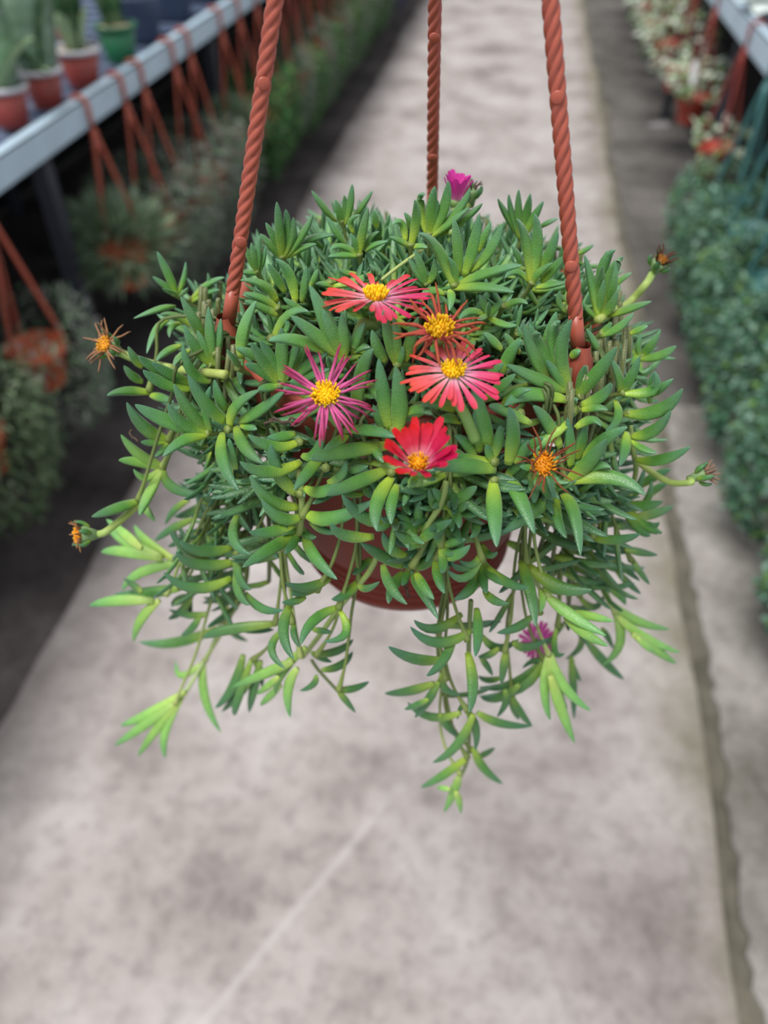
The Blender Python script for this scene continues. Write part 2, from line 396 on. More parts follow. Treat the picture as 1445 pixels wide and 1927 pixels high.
# traced shoots: tile (x0, y0, scale) then  flag node | tip[/mid][@base] ...   in the tile's own pixels
T400, T300, T350, T320 = 400/1445, 300/1445, 350/1445, 320/1445
TILES = [
((150, 400, T400), '''
n 660,560 | 525,265 720,335 495,435 560,515 735,510 365,720/560,645@640,640
n 760,600 | 985,440/860,490 950,525/850,550 870,410@862,620
n 900,1040 | 710,770/790,920 685,570/790,760@850,880 875,640/885,860 800,800/850,930 960,720/935,900
n 790,770 | 545,695/650,700 455,960/520,790@600,730 610,850/625,775@690,750
n 900,1140 | 700,890/760,1080 490,1020/610,1095@760,1160 400,975/520,1060@720,1130 430,1070/570,1160@760,1195
n 470,1215 | 185,1245/310,1210 330,910/370,990@430,1050 300,1040/360,1110@430,1150 640,1290/560,1260@480,1240
n 1090,1060 | 1200,600/1110,800@1095,990 1000,930@1080,1040 1060,920/1140,950@1220,1000
n 1350,660 | 1090,460/1250,490@1340,610 1110,550/1240,580@1340,650 1120,600/1240,640@1350,700
n 930,960 | 520,1010/590,940@690,900 640,1040/680,980@750,930
'''),
((450, 340, T300), '''
n 400,710 | 340,190/365,450 420,260/430,450 490,330/470,520 670,300/560,500 240,380/320,520@390,640 190,480/290,590@370,690 700,575/560,610@440,690 860,490/650,520@540,590 520,430/470,560
n 170,840 | 50,580/110,720 175,530/170,700 240,600/210,720 0,830/90,830 110,560/140,720
n 940,390 | 655,90/780,250@880,360 870,170/910,290 1025,30/1000,230 1210,90/1110,230@1020,340 950,130/960,260
n 1090,690 | 790,330/890,470@970,570 1170,240/1120,450 1100,310/1010,360@1040,480 1350,550/1220,580@1140,640 1270,460/1180,520@1130,620 810,690/930,670 830,630/930,590 1010,480/1060,580 1220,270/1235,350@1250,430
n 500,1130 | 260,750/340,880@420,1010 330,710/455,850@510,1110 610,770/590,950@560,1100 710,800/680,880@640,960 400,1060/500,1130@600,1180
n 830,940 | 690,940/770,935@860,950 860,800/885,870 905,800/960,830@1060,840 1120,820/1110,900 1180,760/1170,870 1215,780/1220,890
n 300,1440 | 630,1185/440,1215 420,1250/420,1350
'''),
((700, 340, T300), '''
n 740,960 | 430,480/600,620 690,695/745,800 740,340/775,600@780,850 970,310/920,580@830,870 1080,370/1010,520@960,640 1185,380/1060,640@880,820 1360,765/1050,830@780,940 1290,1010/1000,960 700,1180/720,1060@700,990 430,1110/520,1000@660,1030
n 350,600 | 385,170/400,350 160,510/250,540 290,290/340,360@360,450 500,610/440,590 180,400/270,380@300,560
n 520,500 | 570,50/540,250 600,180/565,320 690,0/650,250 890,70/760,290 880,240/680,400 1000,205/850,330@620,490 480,130/430,190
n 1050,1220 | 970,1030/1020,1120 1190,1080/1110,1160 790,1260/900,1180 1310,1310/1190,1300 1060,1100 960,1260
n 1180,1150 | 1410,1120/1310,1090
n 480,950 | 390,640/450,800 330,700/420,850 560,700/560,840
'''),
((950, 400, T350), '''
n 130,200 | 30,-145/60,20 108,-180/110,0 -55,-110/20,20 415,45/310,85@270,110 200,-150/170,0 300,-90/220,40
n 200,560 | 90,50/170,230 230,10/255,220 415,150/340,330@260,460 370,390/270,460 0,510/90,455@190,540 -20,420/70,415@160,440 55,260/110,340@140,430 480,330/380,430@280,540 490,540/350,560@240,580
n 720,820 | 620,330/680,560 770,520/745,660 860,380/840,580@760,740 760,420/745,560 860,290/760,440 915,340/820,500 875,600/820,730 1140,690/980,740@800,800 985,465/900,520@850,560 610,700/650,760 690,250/620,290@560,320
n 500,1400 | 145,860/240,1130@370,1330 190,860/250,1030@300,1180 320,1150/400,1250 520,830/440,1080@510,1370 10,1180/250,1290 400,770/345,960@310,1120 430,850/380,980 270,940/280,1040
n 570,1430 | 870,1045/720,1240 835,1330/760,1420@640,1445 620,1190/600,1290
n 1050,1120 | 1330,1035/1200,1110 1210,910/1130,1040 1060,950/1040,1040 930,850/970,1000@990,1060 1140,1200/1060,1230 910,1180/990,1150 880,920/900,1010
n 900,1400 | 820,1130/890,1280 1050,1110/980,1280 1310,1290/1200,1370@1130,1420 1160,1230/1150,1380
n 740,950 | 1000,780/870,900 630,900/700,1010@730,1080 830,850/790,900 1110,880/1040,910@970,940
n 480,760 | 380,645/440,655@490,690 430,600/425,700 590,1075/550,1090@510,1130
n 90,950 | 100,880/120,960 0,940/50,1010@120,1090 130,990/70,1050@0,1180
'''),
((150, 750, T400), '''
n 880,235 | 375,40/590,150 600,30/700,170 640,-100/740,80 889,-84/855,80 565,395/710,280
n 1020,210 | 735,-163/850,30@990,160 1230,-60/1060,50@1020,190 1400,-60/1220,80@1080,150 915,-130/950,0@1000,80 1080,625/970,420@970,235 1245,440/1120,330@1060,190 1015,270/1035,380@1060,480 1205,210/1150,190@1090,180
n 600,290 | 320,25/430,190 415,295/500,300 510,395/560,350
y 560,470 | 280,245/400,380 265,420/390,430 365,480/450,540 410,790/455,670 515,835/450,750@430,700
d 560,480 | 900,660/640,610
n 400,690 | 80,805/250,745
y 700,1110 | 190,880/330,980@560,1080 145,1045/300,1040@560,1090 370,860/460,980@640,1090 290,1305/420,1180 180,820/300,920@420,1020
d 1060,1060 | 610,900/740,1040@880,1080 680,965/830,1040@1040,1010 655,1040/800,1130@1060,1110 570,1180/780,1290@1030,1220 1160,1060/1045,960@1070,790 1165,1300/1080,1210@1070,1040 1155,1405/1080,1320@1060,1180
d 900,690 | 580,860/640,760@740,690 510,970/620,890@770,820 640,800/760,770 600,1010/740,940@900,870 945,720/965,850@1030,890 1270,870/1130,800@1080,640 920,1000/930,850@900,700
n 700,1280 | 245,1335/450,1320 730,1330/690,1370@650,1400
'''),
((450, 800, T300), '''
n 570,830 | 1240,670/850,845@600,790 100,450/280,680@540,740 200,670/370,840@560,830 90,970/280,970@500,900
n 545,950 | 30,1290/270,1130@500,1000 410,1165/480,1080@530,980 390,1000/450,955 700,1010/620,1000@555,920 890,1400/690,1200@590,1000
n 560,610 | 290,170/350,430@520,620 940,455/770,600@590,570 600,650/570,620
n 560,150 | 80,85/300,190@540,150 255,110/380,105@510,70 780,10/690,250@570,270 495,590/630,420@760,260 5,330/260,425@560,330
n 1380,420 | 790,635/1040,530@1350,400 650,310/900,250@1380,180 1250,960/1250,700@1390,470 1380,900/1380,700@1430,540 1310,340/1250,250@1220,160
n 980,40 | 1420,110/1200,50 760,240/880,160@980,80
d 1300,950 | 930,630/1120,830@1350,880 830,890/960,1000@1220,1010 890,975/760,950@640,870
d 800,380 | 960,330/930,450@800,520 1170,370/1060,400@960,380
'''),
((650, 880, T300), '''
n 570,930 | 135,680/330,800@530,900 840,1375/690,1100@600,970 390,1235/430,1080@530,950 510,1070/540,1010 535,910/590,810@680,700 860,750/740,860@610,910 835,710/740,780@660,840 620,945/595,945
n 680,690 | 450,580/550,650 970,470/800,570 570,750/610,710 700,680/690,690
n 660,580 | 680,300/660,430 480,490/560,540 820,470/740,530 600,460/630,520 470,430/550,480
n 940,360 | 795,190/860,270 910,140/930,250 1190,170/1080,250 1115,320/1040,365 790,370/860,335 750,200/790,290@810,370 1030,550/1010,450
n 870,720 | 1090,650/990,675 1130,700/1010,790@880,800 1005,770/930,775 800,610/850,640 870,950/885,880
n 820,840 | 900,1140/840,1000 805,1195/710,1080@640,950 340,580/410,730@560,800
d 600,900 | 560,1240/410,1080@340,880
n 1340,110 | 1370,720/1350,400@1340,120
d 1240,840 | 925,930/1080,1000 1030,840/1150,880@1220,780 960,860/1070,910
n 1250,870 | 985,1190/1130,1100@1220,920 1280,1140/1250,1020 1505,1070/1340,980@1260,860 1380,760/1300,790@1230,690 1130,640/1190,540@1150,420
'''),
((700, 600, T300), '''
n 200,1010 | 60,360/105,700@160,1000 210,430/250,740@230,1030 10,780/60,900@100,990
n 1100,1290 | 905,560/1000,900@1080,1190 1240,800/1280,1050@1230,1320 1160,970/1150,1090 930,800/960,1020@980,1210 1040,1140/1060,1210 1080,1300/1090,1290 1420,1100/1370,1200@1280,1300 560,1360/820,1330@1120,1370 750,1060/850,1130@940,1270 670,1140/760,1220@890,1290 770,1240/820,1270
n 1150,500 | 1360,200/1250,310 1190,400/1110,470@1020,540 1300,500/1170,610@1030,720 1010,130/1090,190@1180,280
n 800,860 | 440,790/590,760@760,840 550,870/430,820@300,860 580,950/690,900@810,940
n 230,420 | 100,-80/160,180 0,100/50,260@130,390 280,250/255,340 420,-20/350,200@290,390 200,0/210,220
n 1330,860 | 1060,790/1200,830@1445,950 1445,640/1290,680@1190,790
'''),
((450, 600, T300), '''
n 380,600 | 105,215/230,400 190,200/290,370 385,80/385,320 560,200/470,370 610,160/560,320@500,460 810,300/620,420@490,530 820,455/640,510@500,560 50,410/200,470 0,270/100,310@200,380 170,640/260,620
n 950,370 | 470,-27/700,150 930,-50/945,170 640,-303/800,60@890,330 1190,260/1090,260@1030,310 1140,30/1060,180@1020,300 270,200/520,190@860,320 760,-80/860,150
n 1040,900 | 1220,275/1110,480@1050,890 1290,800/1240,660@1160,590 1100,900/1010,850 940,830/970,900
n 640,720 | 460,570/560,600 400,640/520,630
'''),
((900, 700, T400), '''
n 590,750 | 1135,840/900,715 870,455/760,600 1015,375/830,480@720,620 900,650/790,640@680,720 605,310/625,480@630,650 725,330/705,470@670,600 370,230/470,340@560,510 320,820/450,770 695,1250/650,950@570,830 165,1090/360,960@530,810 600,1130/540,1000@535,850
n 190,710 | 380,1100/280,850 320,600/260,640
n 280,540 | 440,440/370,490 300,460/290,510 390,500/340,520
n 1010,280 | 1390,110/1230,260 1310,260/1190,400@1040,430 1215,550/1120,520@1040,460 1445,505/1250,595@1070,590 865,400/950,310@930,190 960,640/1000,520@1010,410 1190,0/1175,100@1170,210
n 640,260 | 900,70/830,170@700,220 880,260/790,240@700,260 835,370/770,325@660,380 180,230/350,150@600,190 680,190/650,200
n 980,910 | 1255,880/1120,910 1330,910/1200,960@1080,980 1180,740/1160,850@1110,900 1310,660/1200,710@1110,780 1130,650/1090,790@1030,870 1230,1020/1130,1040 1250,1085/1150,1050 1170,1110/1090,1060 930,880/810,1000@720,1040 1040,1040/930,1020@820,1050 1280,760/1220,790@1160,850
d 780,1130 | 1100,1100/950,1140 1220,1245/1100,1225@1000,1200
n 740,1150 | 860,1290/800,1180@730,1130 1130,1330/970,1330@800,1270 770,1310/745,1200 605,1360/400,1250@200,1160 540,1300/600,1180@630,1060 800,1080/750,1090
d 1040,1280 | 1160,1430/1090,1350 1100,1420/1000,1340@920,1270
'''),
((150, 1050, T400), '''
y 590,250 | 65,325/250,290@500,290 365,570/415,420@540,290
n 680,200 | 240,245/450,240
n 980,440 | 405,570/650,575@930,480 1145,565/1010,470@1000,290
d 1330,450 | 840,545/1000,490
y 850,700 | 655,700/690,800@820,720 960,1185/850,950
y 650,990 | 275,1140/470,1060@720,910 240,1275/420,1150 395,1350/510,1180 585,1360/580,1180@690,960
d 1180,690 | 920,1020/1040,880@1110,660 965,1045/1080,930@1180,800 1150,1050/1180,900@1230,700 1240,880/1225,770 1050,1070/1075,960
d 750,260 | 600,415/690,360 760,415/745,320@745,220 690,525/760,480@820,390 620,320/670,280 300,140/370,190@420,230
'''),
((400, 1050, T320), '''
n 1250,200 | 1190,140/1260,80@1350,5 1010,350/1130,310@1230,200
n 1070,430 | 750,740/850,540 940,710/1130,640@1080,450
y 750,850 | 165,1100/450,980@680,880 370,1160/470,1090@560,1010 530,1155/600,960@790,760 405,1255/480,1180@580,1080 660,1355/640,1120@720,940
d 880,830 | 1195,690/1060,790@870,815 1015,885/920,850@840,800
d 1070,1130 | 1190,795/1090,910@930,950 1330,1050/1200,1110 1215,1315/1130,1210 740,1130/850,1080@880,1000
d 880,280 | 620,210/800,250@1000,170 665,310/760,290 590,375/690,370@790,330 690,860/600,630@660,400 1420,200/1310,260@1240,230 600,440/420,430@280,300
d 680,560 | 740,760/690,650 520,610/360,610@200,590 1015,630/930,620@850,610 620,940/500,780@590,620
'''),
((900, 1000, T400), '''
n 330,220 | 390,650/350,400@290,200 775,395/550,380@340,230 690,400/560,400@440,380
y 480,450 | 870,710/630,570@460,430 885,780/720,690@590,580 920,610/780,580@650,550 420,550/435,470@420,390
d 420,560 | 125,690/270,650@360,580 345,380/200,350@60,240 210,490/110,470@40,400
n 800,190 | 1130,245/960,250 740,360/770,240@730,100 1000,500/960,430@860,370
d 690,440 | 860,420/790,515 1105,425/1020,350@940,270 1165,360/1110,290@1060,220
y 930,550 | 840,910/965,760@920,540 1300,665/1080,610@920,500 1375,825/1130,720@950,580 1345,900/1200,800@1050,700 1200,825/1140,780@1080,720
y 480,840 | 765,1220/580,1050@490,830 655,1440/560,1200@490,980 490,1285/450,1080 605,1205/540,1100
n 540,650 | 590,830/520,820@530,660 0,1060/250,1030@450,860
d 450,880 | 0,1120/280,1070 300,930/380,880
d 720,740 | 990,1005/860,890 650,1275/645,1050@630,850 590,870/690,790@690,700 700,1020/660,960@640,900 920,800/880,720@840,660
'''),
((700, 1150, T400), '''
d 650,200 | 260,105/450,215@680,130 285,60/430,120@610,20 370,440/480,340@560,180 110,240/290,325@480,330 700,310/720,150@710,-20 660,690/685,500@650,280
d 500,470 | 85,560/250,545@420,490 290,725/380,610@450,480 220,670/300,640@380,600 600,570/490,520@480,420 590,860/510,780@460,700
d 650,680 | 240,620/400,720@600,690 410,1030/570,920@690,700 700,950/705,800 1090,780/880,765@720,690 580,740/610,650 850,720/910,620@900,540
d 680,950 | 835,930/780,965@720,990
n 650,1000 | 330,1200/480,1120 890,1175/760,1070@690,930
y 600,1110 | 490,1370/555,1230 605,1375/590,1290@570,1230 440,1200/480,1205@530,1210
d 900,280 | 1210,180/1060,245@960,210 1000,190/860,250@750,170 720,310/790,300@860,250 880,500/895,380 740,590/870,590@1000,500
d 950,570 | 1090,785/1010,690 1000,740/960,650 820,440/780,370@740,320 720,440/790,470@880,450
'''),
]
leaves = []      # (pixel length, shoot index, B, Mi, T, width, flag, hint)
shoots = []      # (node, flag, hang)
for (x0, y0, s), txt in TILES:
    for line in txt.strip().splitlines():
        head, tail = line.split('|')
        flag, node = head.split()
        nx, ny = (float(v) for v in node.split(','))
        nx, ny = x0+nx*s, y0+ny*s
        hang = ny > 1120 or (flag == 'd' and ny > 960)
        lift0 = U(0.93, 0.99) if not hang else U(1.04, 1.12)
        N = canopy(nx, ny, hang, lift0)
        dn = (N-CAM).dot(FW)
        shoots.append((N, flag, hang))
        for tok in tail.split():
            base = None; mid = None
            if '@' in tok: tok, base = tok.split('@')
            if '/' in tok: tok, mid = tok.split('/')
            g = lambda q: (x0+float(q.split(',')[0])*s, y0+float(q.split(',')[1])*s)
            tp = g(tok); bp = g(base) if base else (nx+U(-3, 3), ny+U(-3, 3))
            B = at_depth(bp[0], bp[1], dn) if base is None or math.hypot(bp[0]-nx, bp[1]-ny) < 60 else canopy(bp[0], bp[1], hang, lift0)
            db = (B-CAM).dot(FW)
            if abs(db-dn) > 0.03: db = dn+(0.03 if db > dn else -0.03); B = at_depth(bp[0], bp[1], db)
            lp = math.hypot(tp[0]-bp[0], tp[1]-bp[1])*db/F_PX
            out = outward(B)
            L = max(lp*1.06, min(0.044, lp*1.35, 0.03+lp*0.3))
            ex = math.sqrt(max(0, L*L-lp*lp))
            sg = 1 if out.dot(FW) > 0.25 else -1
            if mid is None and lp < 0.012: ex = max(ex, 0.02)
            T = at_depth(tp[0], tp[1], db+sg*ex*0.8)
            if mid:
                mp = g(mid); Mi = at_depth(mp[0], mp[1], db+sg*ex*0.4)
            else:
                Mi = (B+T)*0.5-out*L*U(0.02, 0.08)
            w = max(0.0030, min(0.0062, 0.0026+L*0.072))*U(0.92, 1.1)
            if flag == 'd': w *= 1.06
            elif hang: w *= 1.08
            elif not hang and bp[1] > 640: w *= 1.18
            px = math.hypot(tp[0]-bp[0], tp[1]-bp[1])
            hint = (Vector((0, 0, 1))*0.4-FW*0.7+out*0.4).normalized()
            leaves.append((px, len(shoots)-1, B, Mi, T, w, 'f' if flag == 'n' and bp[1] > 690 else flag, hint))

# stems that carry the traced shoots back into the pot
SOIL = PC+Vector((0, 0, -0.012))
S_COL, S_COLY = (0.24, 0.30, 0.08), (0.42, 0.50, 0.16)
shoot_objs = []; stem_lines = []
for (N, flag, hang) in shoots:
    mb = MB(); h = Vector((N.x-PC.x, N.y-PC.y, 0)); r = h.length; dirh = h/r if r > 1e-4 else Vector((1, 0, 0))
    tang = Vector((-dirh.y, dirh.x, 0))
    if hang or N.z < PC.z-0.03:
        pts = [N]; p = N.copy(); sw = U(-1, 1)
        while p.z < PC.z-0.004:
            tgt = PR+0.007; rr_ = Vector((p.x-PC.x, p.y-PC.y, 0)).length
            an_ = math.atan2(p.y-PC.y, p.x-PC.x); ta_ = round(an_/0.42)*0.42
            p = p+Vector((0, 0, 0.016))+Vector((-math.sin(an_), math.cos(an_), 0))*(rr_*max(-0.06, min(0.06, (ta_-an_)*0.35)))+dirh*max(-0.007, min(0.007, (tgt-rr_)*0.5))+tang*(0.0016*math.sin(sw*9+len(pts)*1.1))
            pts.append(p.copy())
        pts.append(PC+dirh*(PR*0.93)+Vector((0, 0, 0.003))); pts.append(PC+dirh*(PR*0.8)+Vector((0, 0, -0.012)))
        pts.reverse()
    else:
        root = SOIL+dirh*min(0.07, r*0.6)
        pts = [root, root*0.5+N*0.5-Vector((0, 0, 0.006)), N-outward(N)*0.008, N+outward(N)*0.002]
    q = []
    for i in range(len(pts)-1):
        p0 = pts[max(0, i-1)]; p1 = pts[i]; p2 = pts[i+1]; p3 = pts[min(len(pts)-1, i+2)]
        for j in range(5):
            t = j/5
            q.append(p1*(1)+(p2-p0)*(0.5*t)+(p0*2-p1*5+p2*4-p3)*(0.5*t*t)+(p1*3-p0-p2*3+p3)*(0.5*t**3))
    q.append(pts[-1])
    mb.tube(q, [0.0009]*(len(q)-4)+[0.0011, 0.0014, 0.0018, 0.0021], 6, [lerp((0.075, 0.11, 0.035), S_COLY if flag == 'y' else S_COL, (k/len(q))**2) for k in range(len(q))])
    shoot_objs.append(part(mb, 'shoot', 'stem'))
    if hang or N.z < PC.z-0.03: stem_lines.append(q)
order = sorted(range(len(leaves)), key=lambda i: -leaves[i][0])
single = set(order[:300])
rest = MB()
for i, (px, si, B, Mi, T, w, flag, hint) in enumerate(leaves):
    if i in single:
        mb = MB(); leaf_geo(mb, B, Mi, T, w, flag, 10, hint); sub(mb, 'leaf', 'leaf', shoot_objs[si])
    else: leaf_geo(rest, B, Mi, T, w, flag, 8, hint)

# pale runner stems seen between the leaves (pixel path, radius)
def px_path(pts, hang=False, lift=1.0, n=5):
    P = [canopy(x, y, hang, lift) for x, y in pts]; q = []
    for i in range(len(P)-1):
        p0 = P[max(0, i-1)]; p1 = P[i]; p2 = P[i+1]; p3 = P[min(len(P)-1, i+2)]
        for j in range(n):
            t = j/n
            q.append(p1+(p2-p0)*(0.5*t)+(p0*2-p1*5+p2*4-p3)*(0.5*t*t)+(p1*3-p0-p2*3+p3)*(0.5*t**3))
    q.append(P[-1]); return q
RUN = [
 ([(797, 468), (752, 500), (716, 528)], 0, 0.0013, (0.50, 0.52, 0.22)),
 ([(424, 705), (380, 700), (330, 694), (262, 678)], 0, 0.0017, (0.42, 0.50, 0.16)),
 ([(415, 1170), (400, 1215), (385, 1242), (350, 1302), (330, 1328)], 1, 0.0021, (0.50, 0.56, 0.30)),
 ([(712, 1040), (692, 1080), (645, 1135), (604, 1192), (570, 1236)], 1, 0.0024, (0.36, 0.42, 0.15)),
 ([(586, 1242), (600, 1262), (635, 1300)], 1, 0.0016, (0.20, 0.24, 0.09)),
 ([(980, 1055), (1018, 1110), (1055, 1155)], 1, 0.0020, (0.34, 0.38, 0.15)),
 ([(1118, 1050), (1135, 1100), (1150, 1138), (1162, 1165)], 1, 0.0023, (0.42, 0.50, 0.18)),
 ([(1055, 1155), (1045, 1190), (1030, 1232)], 1, 0.0018, (0.36, 0.42, 0.16)),
 ([(886, 1130), (882, 1220), (884, 1330), (880, 1425), (866, 1462)], 1, 0.0021, (0.22, 0.26, 0.10)),
 ([(560, 880), (568, 935), (566, 990), (562, 1005)], 0, 0.0024, (0.34, 0.38, 0.14)),
 ([(840, 905), (832, 945), (800, 1000), (780, 1070)], 0, 0.0022, (0.30, 0.36, 0.13)),
 ([(410, 940), (412, 1000), (405, 1060), (400, 1130)], 1, 0.0021, (0.28, 0.34, 0.11)),
 ([(302, 885), (285, 925), (265, 945), (250, 958)], 1, 0.0018, (0.40, 0.48, 0.16)),
 ([(1185, 800), (1192, 850), (1196, 890), (1180, 950)], 0, 0.0022, (0.34, 0.40, 0.14)),
]
for pts, hg, rad, col in RUN:
    mb = MB(); mb.tube(px_path(pts, bool(hg), 0.95), rad*0.62, 8, (col[0]*.85, col[1]*.95, col[2]*.8)); part(mb, 'stem', 'stem')

for pts in ([(498, 802), (525, 792), (556, 800), (580, 790)], [(506, 786), (532, 796), (566, 786)], [(244, 806), (250, 822), (258, 834)], [(768, 1092), (764, 1112), (772, 1128)], [(424, 1010), (432, 985), (440, 968)]):
    mb = MB(); mb.tube([p+Vector((U(-.001, .001), 0, U(-.001, .002))) for p in px_path(pts, False, 1.0, 4)], 0.0006, 5, (0.09, 0.06, 0.045)); part(mb, 'dry_twig', 'dry')

# shorter leaves that fill the depth of the mat between the traced shoots
SIL = [(255, 570), (290, 500), (345, 490), (400, 520), (440, 505), (465, 460), (480, 420), (520, 395), (560, 410), (590, 375), (640, 370), (700, 375), (760, 420), (790, 380), (830, 365), (890, 375), (930, 400),
       (950, 380), (1020, 385), (1060, 430), (1120, 470), (1170, 490), (1190, 540), (1240, 610), (1270, 650), (1280, 740), (1260, 850), (1255, 960), (1240, 1050), (1230, 1120), (1220, 1190), (1120, 1250), (1090, 1330), (1030, 1330),
       (985, 1370), (900, 1400), (850, 1380), (790, 1330), (760, 1230), (800, 1180), (860, 1150), (920, 1120), (930, 1085), (1010, 1035), (1000, 985), (880, 1010), (820, 1130), (720, 1060), (705, 1000), (700, 930), (600, 920), (575, 990),
       (600, 1060), (640, 1100), (610, 1180), (560, 1300), (430, 1330), (410, 1270), (400, 1200), (300, 1180), (270, 1110), (300, 1060), (320, 1000), (340, 960), (320, 900), (290, 830), (260, 740), (300, 690), (280, 640)]
def fill_leaf(B, d, L, flag):
    T = B+d*L
    u = proj(T); v = proj((B+T)*0.5); w0 = proj(B)
    for q in (u, v):
        r_ = ray(q[0], q[1]); ax_, ay_ = CAM.x-PC.x, CAM.y-PC.y
        miss = (ax_*r_.x+ay_*r_.y)**2 < (r_.x**2+r_.y**2)*(ax_*ax_+ay_*ay_-CYL**2)
        if q[1] < 900 or not miss:
            cz = (canopy(q[0], q[1])-CAM).dot(FW)
            if q[2] < cz+(0.006 if q[1] < 900 else -0.010): return
        if 1088 < q[0] < 1142 and 690 < q[1] < 835: return
        if 402 < q[0] < 452 and 600 < q[1] < 680: return
    if not (in_poly(u[0], u[1], SIL) and in_poly(v[0], v[1], SIL) and in_poly(w0[0], w0[1], SIL)): return
    Mi = (B+T)*0.5+Vector((0, 0, -1))*L*U(0.04, 0.16)
    leaf_geo(rest, B, Mi, T, (0.0022+L*0.075)*U(.85, 1.1), flag, 6, (Vector((0, 0, 1))+outward(B)).normalized(),
             [(0, .6), (.2, .88), (.5, 1), (.75, .88), (.92, .5), (1, .05)])
for k in range(430):                           # upright rosettes under the canopy
    rr = 0.115*math.sqrt(U(0, 1)); a = U(0, 2*math.pi)
    x, y = math.cos(a)*rr, math.sin(a)*rr
    zz = EC.z+ER.z*0.93*math.sqrt(max(0.02, 1-(rr/0.126)**2))-U(0.012, 0.032)-(0.012 if y < -0.05 else 0)
    P = Vector((PC.x+x, PC.y+y, zz)); n_ = outward(P)
    a0 = U(0, 6.28)
    e1 = n_.orthogonal().normalized(); e2 = n_.cross(e1)
    for j in range(7):
        an = a0+j*2.4; sp = U(0.35, 1.25)
        d = (n_*math.cos(sp)+(e1*math.cos(an)+e2*math.sin(an))*math.sin(sp)).normalized()
        fill_leaf(P, d, U(0.016, 0.028)*(0.7 if y < -0.05 else 1), 'n' if U(0, 1) < .7 else 'd')
for q in stem_lines:                           # small leaf pairs up the hanging stems
    acc = 0
    for i in range(len(q)-6, 3, -1):
        acc += (q[i]-q[i-1]).length
        if acc < 0.015: continue
        acc = 0; an = U(0, 6.28); h = Vector((q[i].x-PC.x, q[i].y-PC.y, 0)).normalized(); tg = Vector((-h.y, h.x, 0))
        for sg in (0, math.pi):
            d = h*math.cos(an+sg)+tg*math.sin(an+sg)
            if d.dot(h) < -0.3: d = d-h*(2*d.dot(h))
            fill_leaf(q[i], (d+Vector((0, 0, U(-.5, .3)))).normalized(), U(0.024, 0.036), 'd')
for k in range(110):                            # trailing shoots round the side of the pot
    a = U(0, 2*math.pi); rr = U(0.096, 0.108); z = PC.z+0.008
    if -2.35 < (a if a < math.pi else a-2*math.pi) < -0.8: continue
    ln = U(0.05, 0.19)
    dirh = Vector((math.cos(a), math.sin(a), 0)); tang = Vector((-dirh.y, dirh.x, 0))
    steps = int(ln/0.015); lean = U(-.25, .25); prev = []
    for j in range(steps):
        P = PC+dirh*(rr+0.004*math.sin(j*.7))+tang*(lean*j*0.015)+Vector((0, 0, 0.008-j*0.015))
        u = proj(P)
        if not in_poly(u[0], u[1], SIL): break
        prev.append(P); an = j*1.57+U(-.3, .3)
        for sg in (0, math.pi):
            d = (dirh*math.cos(an+sg)+tang*math.sin(an+sg))
            if d.dot(dirh) < -0.35: continue
            d = (d+Vector((0, 0, U(-.35, .35)))).normalized()
            fill_leaf(P, d, U(0.024, 0.038), 'd' if U(0, 1) < .7 else 'n')
    if len(prev) > 2: rest.tube(prev, 0.0013, 5, (0.15, 0.17, 0.06))
fo = part(rest, 'foliage', 'leaf'); fo['kind'] = 'stuff'; fo['label'] = 'mass of smaller fleshy green leaves deep inside the plant'

# ------------------------------------------------------------------ flowers of the planter
def frame_for(n):
    n = n.normalized(); e1 = (RT-n*RT.dot(n)).normalized(); e2 = n.cross(e1); return n, e1, e2
def petal_geo(mb, c, n, d, r0, l, w, el, curl, cols, twist=0.0, cup=0.25):
    """narrow notched petal: d radial direction, el elevation, curl bends it down (+) or up (-)"""
    rows = [(0, .30), (.2, .48), (.45, .72), (.7, .95), (.88, 1.0), (.97, .72)]
    s_ = n.cross(d).normalized(); vv = []; cc = []; p = c+d*r0; pt = 0
    for t, ww in rows:
        e = el-curl*t; p = p+(d*math.cos(e)+n*math.sin(e))*(l*(t-pt)); pt = t
        up_ = (n*math.cos(e)-d*math.sin(e)); sd_ = (s_*math.cos(twist*t)+up_*math.sin(twist*t))
        hw = w*.5*ww
        vv += [p-sd_*hw+up_*(hw*cup), p-up_*0.00015, p+sd_*hw+up_*(hw*cup)]
        k = t
        c_ = lerp(cols[0], cols[1], k/.35) if k < .35 else lerp(cols[1], cols[2], (k-.35)/.65)
        cc += [c_]*3
    e = el-curl; q = p+(d*math.cos(e)+n*math.sin(e))*(l*0.05)
    vv += [q-s_*w*.2, p+(d*math.cos(e)+n*math.sin(e))*(l*0.02), q+s_*w*.2]; cc += [cols[2]]*3
    ff = []
    for i in range(len(rows)):
        a = 3*i; b_ = a+3
        ff += [(a, a+1, b_+1, b_), (a+1, a+2, b_+2, b_+1)]
    mb.add(vv, ff, cc)
def stamens(c, n, r, h, col, num, parent, seed=1):
    rr = random.Random(seed); nn, e1, e2 = frame_for(n); mb = MB()
    mb.tube([c-nn*0.0005, c+nn*h*0.35, c+nn*h*0.6], [r*0.8, r*0.72, r*0.3], 12, col)
    for k in range(num):
        q = math.sqrt((k+.5)/num); a = k*2.39996+rr.uniform(-.2, .2)
        o = (e1*math.cos(a)+e2*math.sin(a))*(r*q)
        hh = h*(1-.35*q*q)*rr.uniform(.8, 1.15); lean = o*0.18
        g = rr.uniform(.8, 1.1); cl = (col[0]*g, col[1]*g*rr.uniform(.85, 1.1), col[2])
        mb.tube([c+o*.85, c+o+lean+nn*hh*.8, c+o+lean*1.2+nn*hh], [r*.055, r*.085, r*.05], 5, cl)
    return sub(mb, 'stamens', 'stamen', parent)
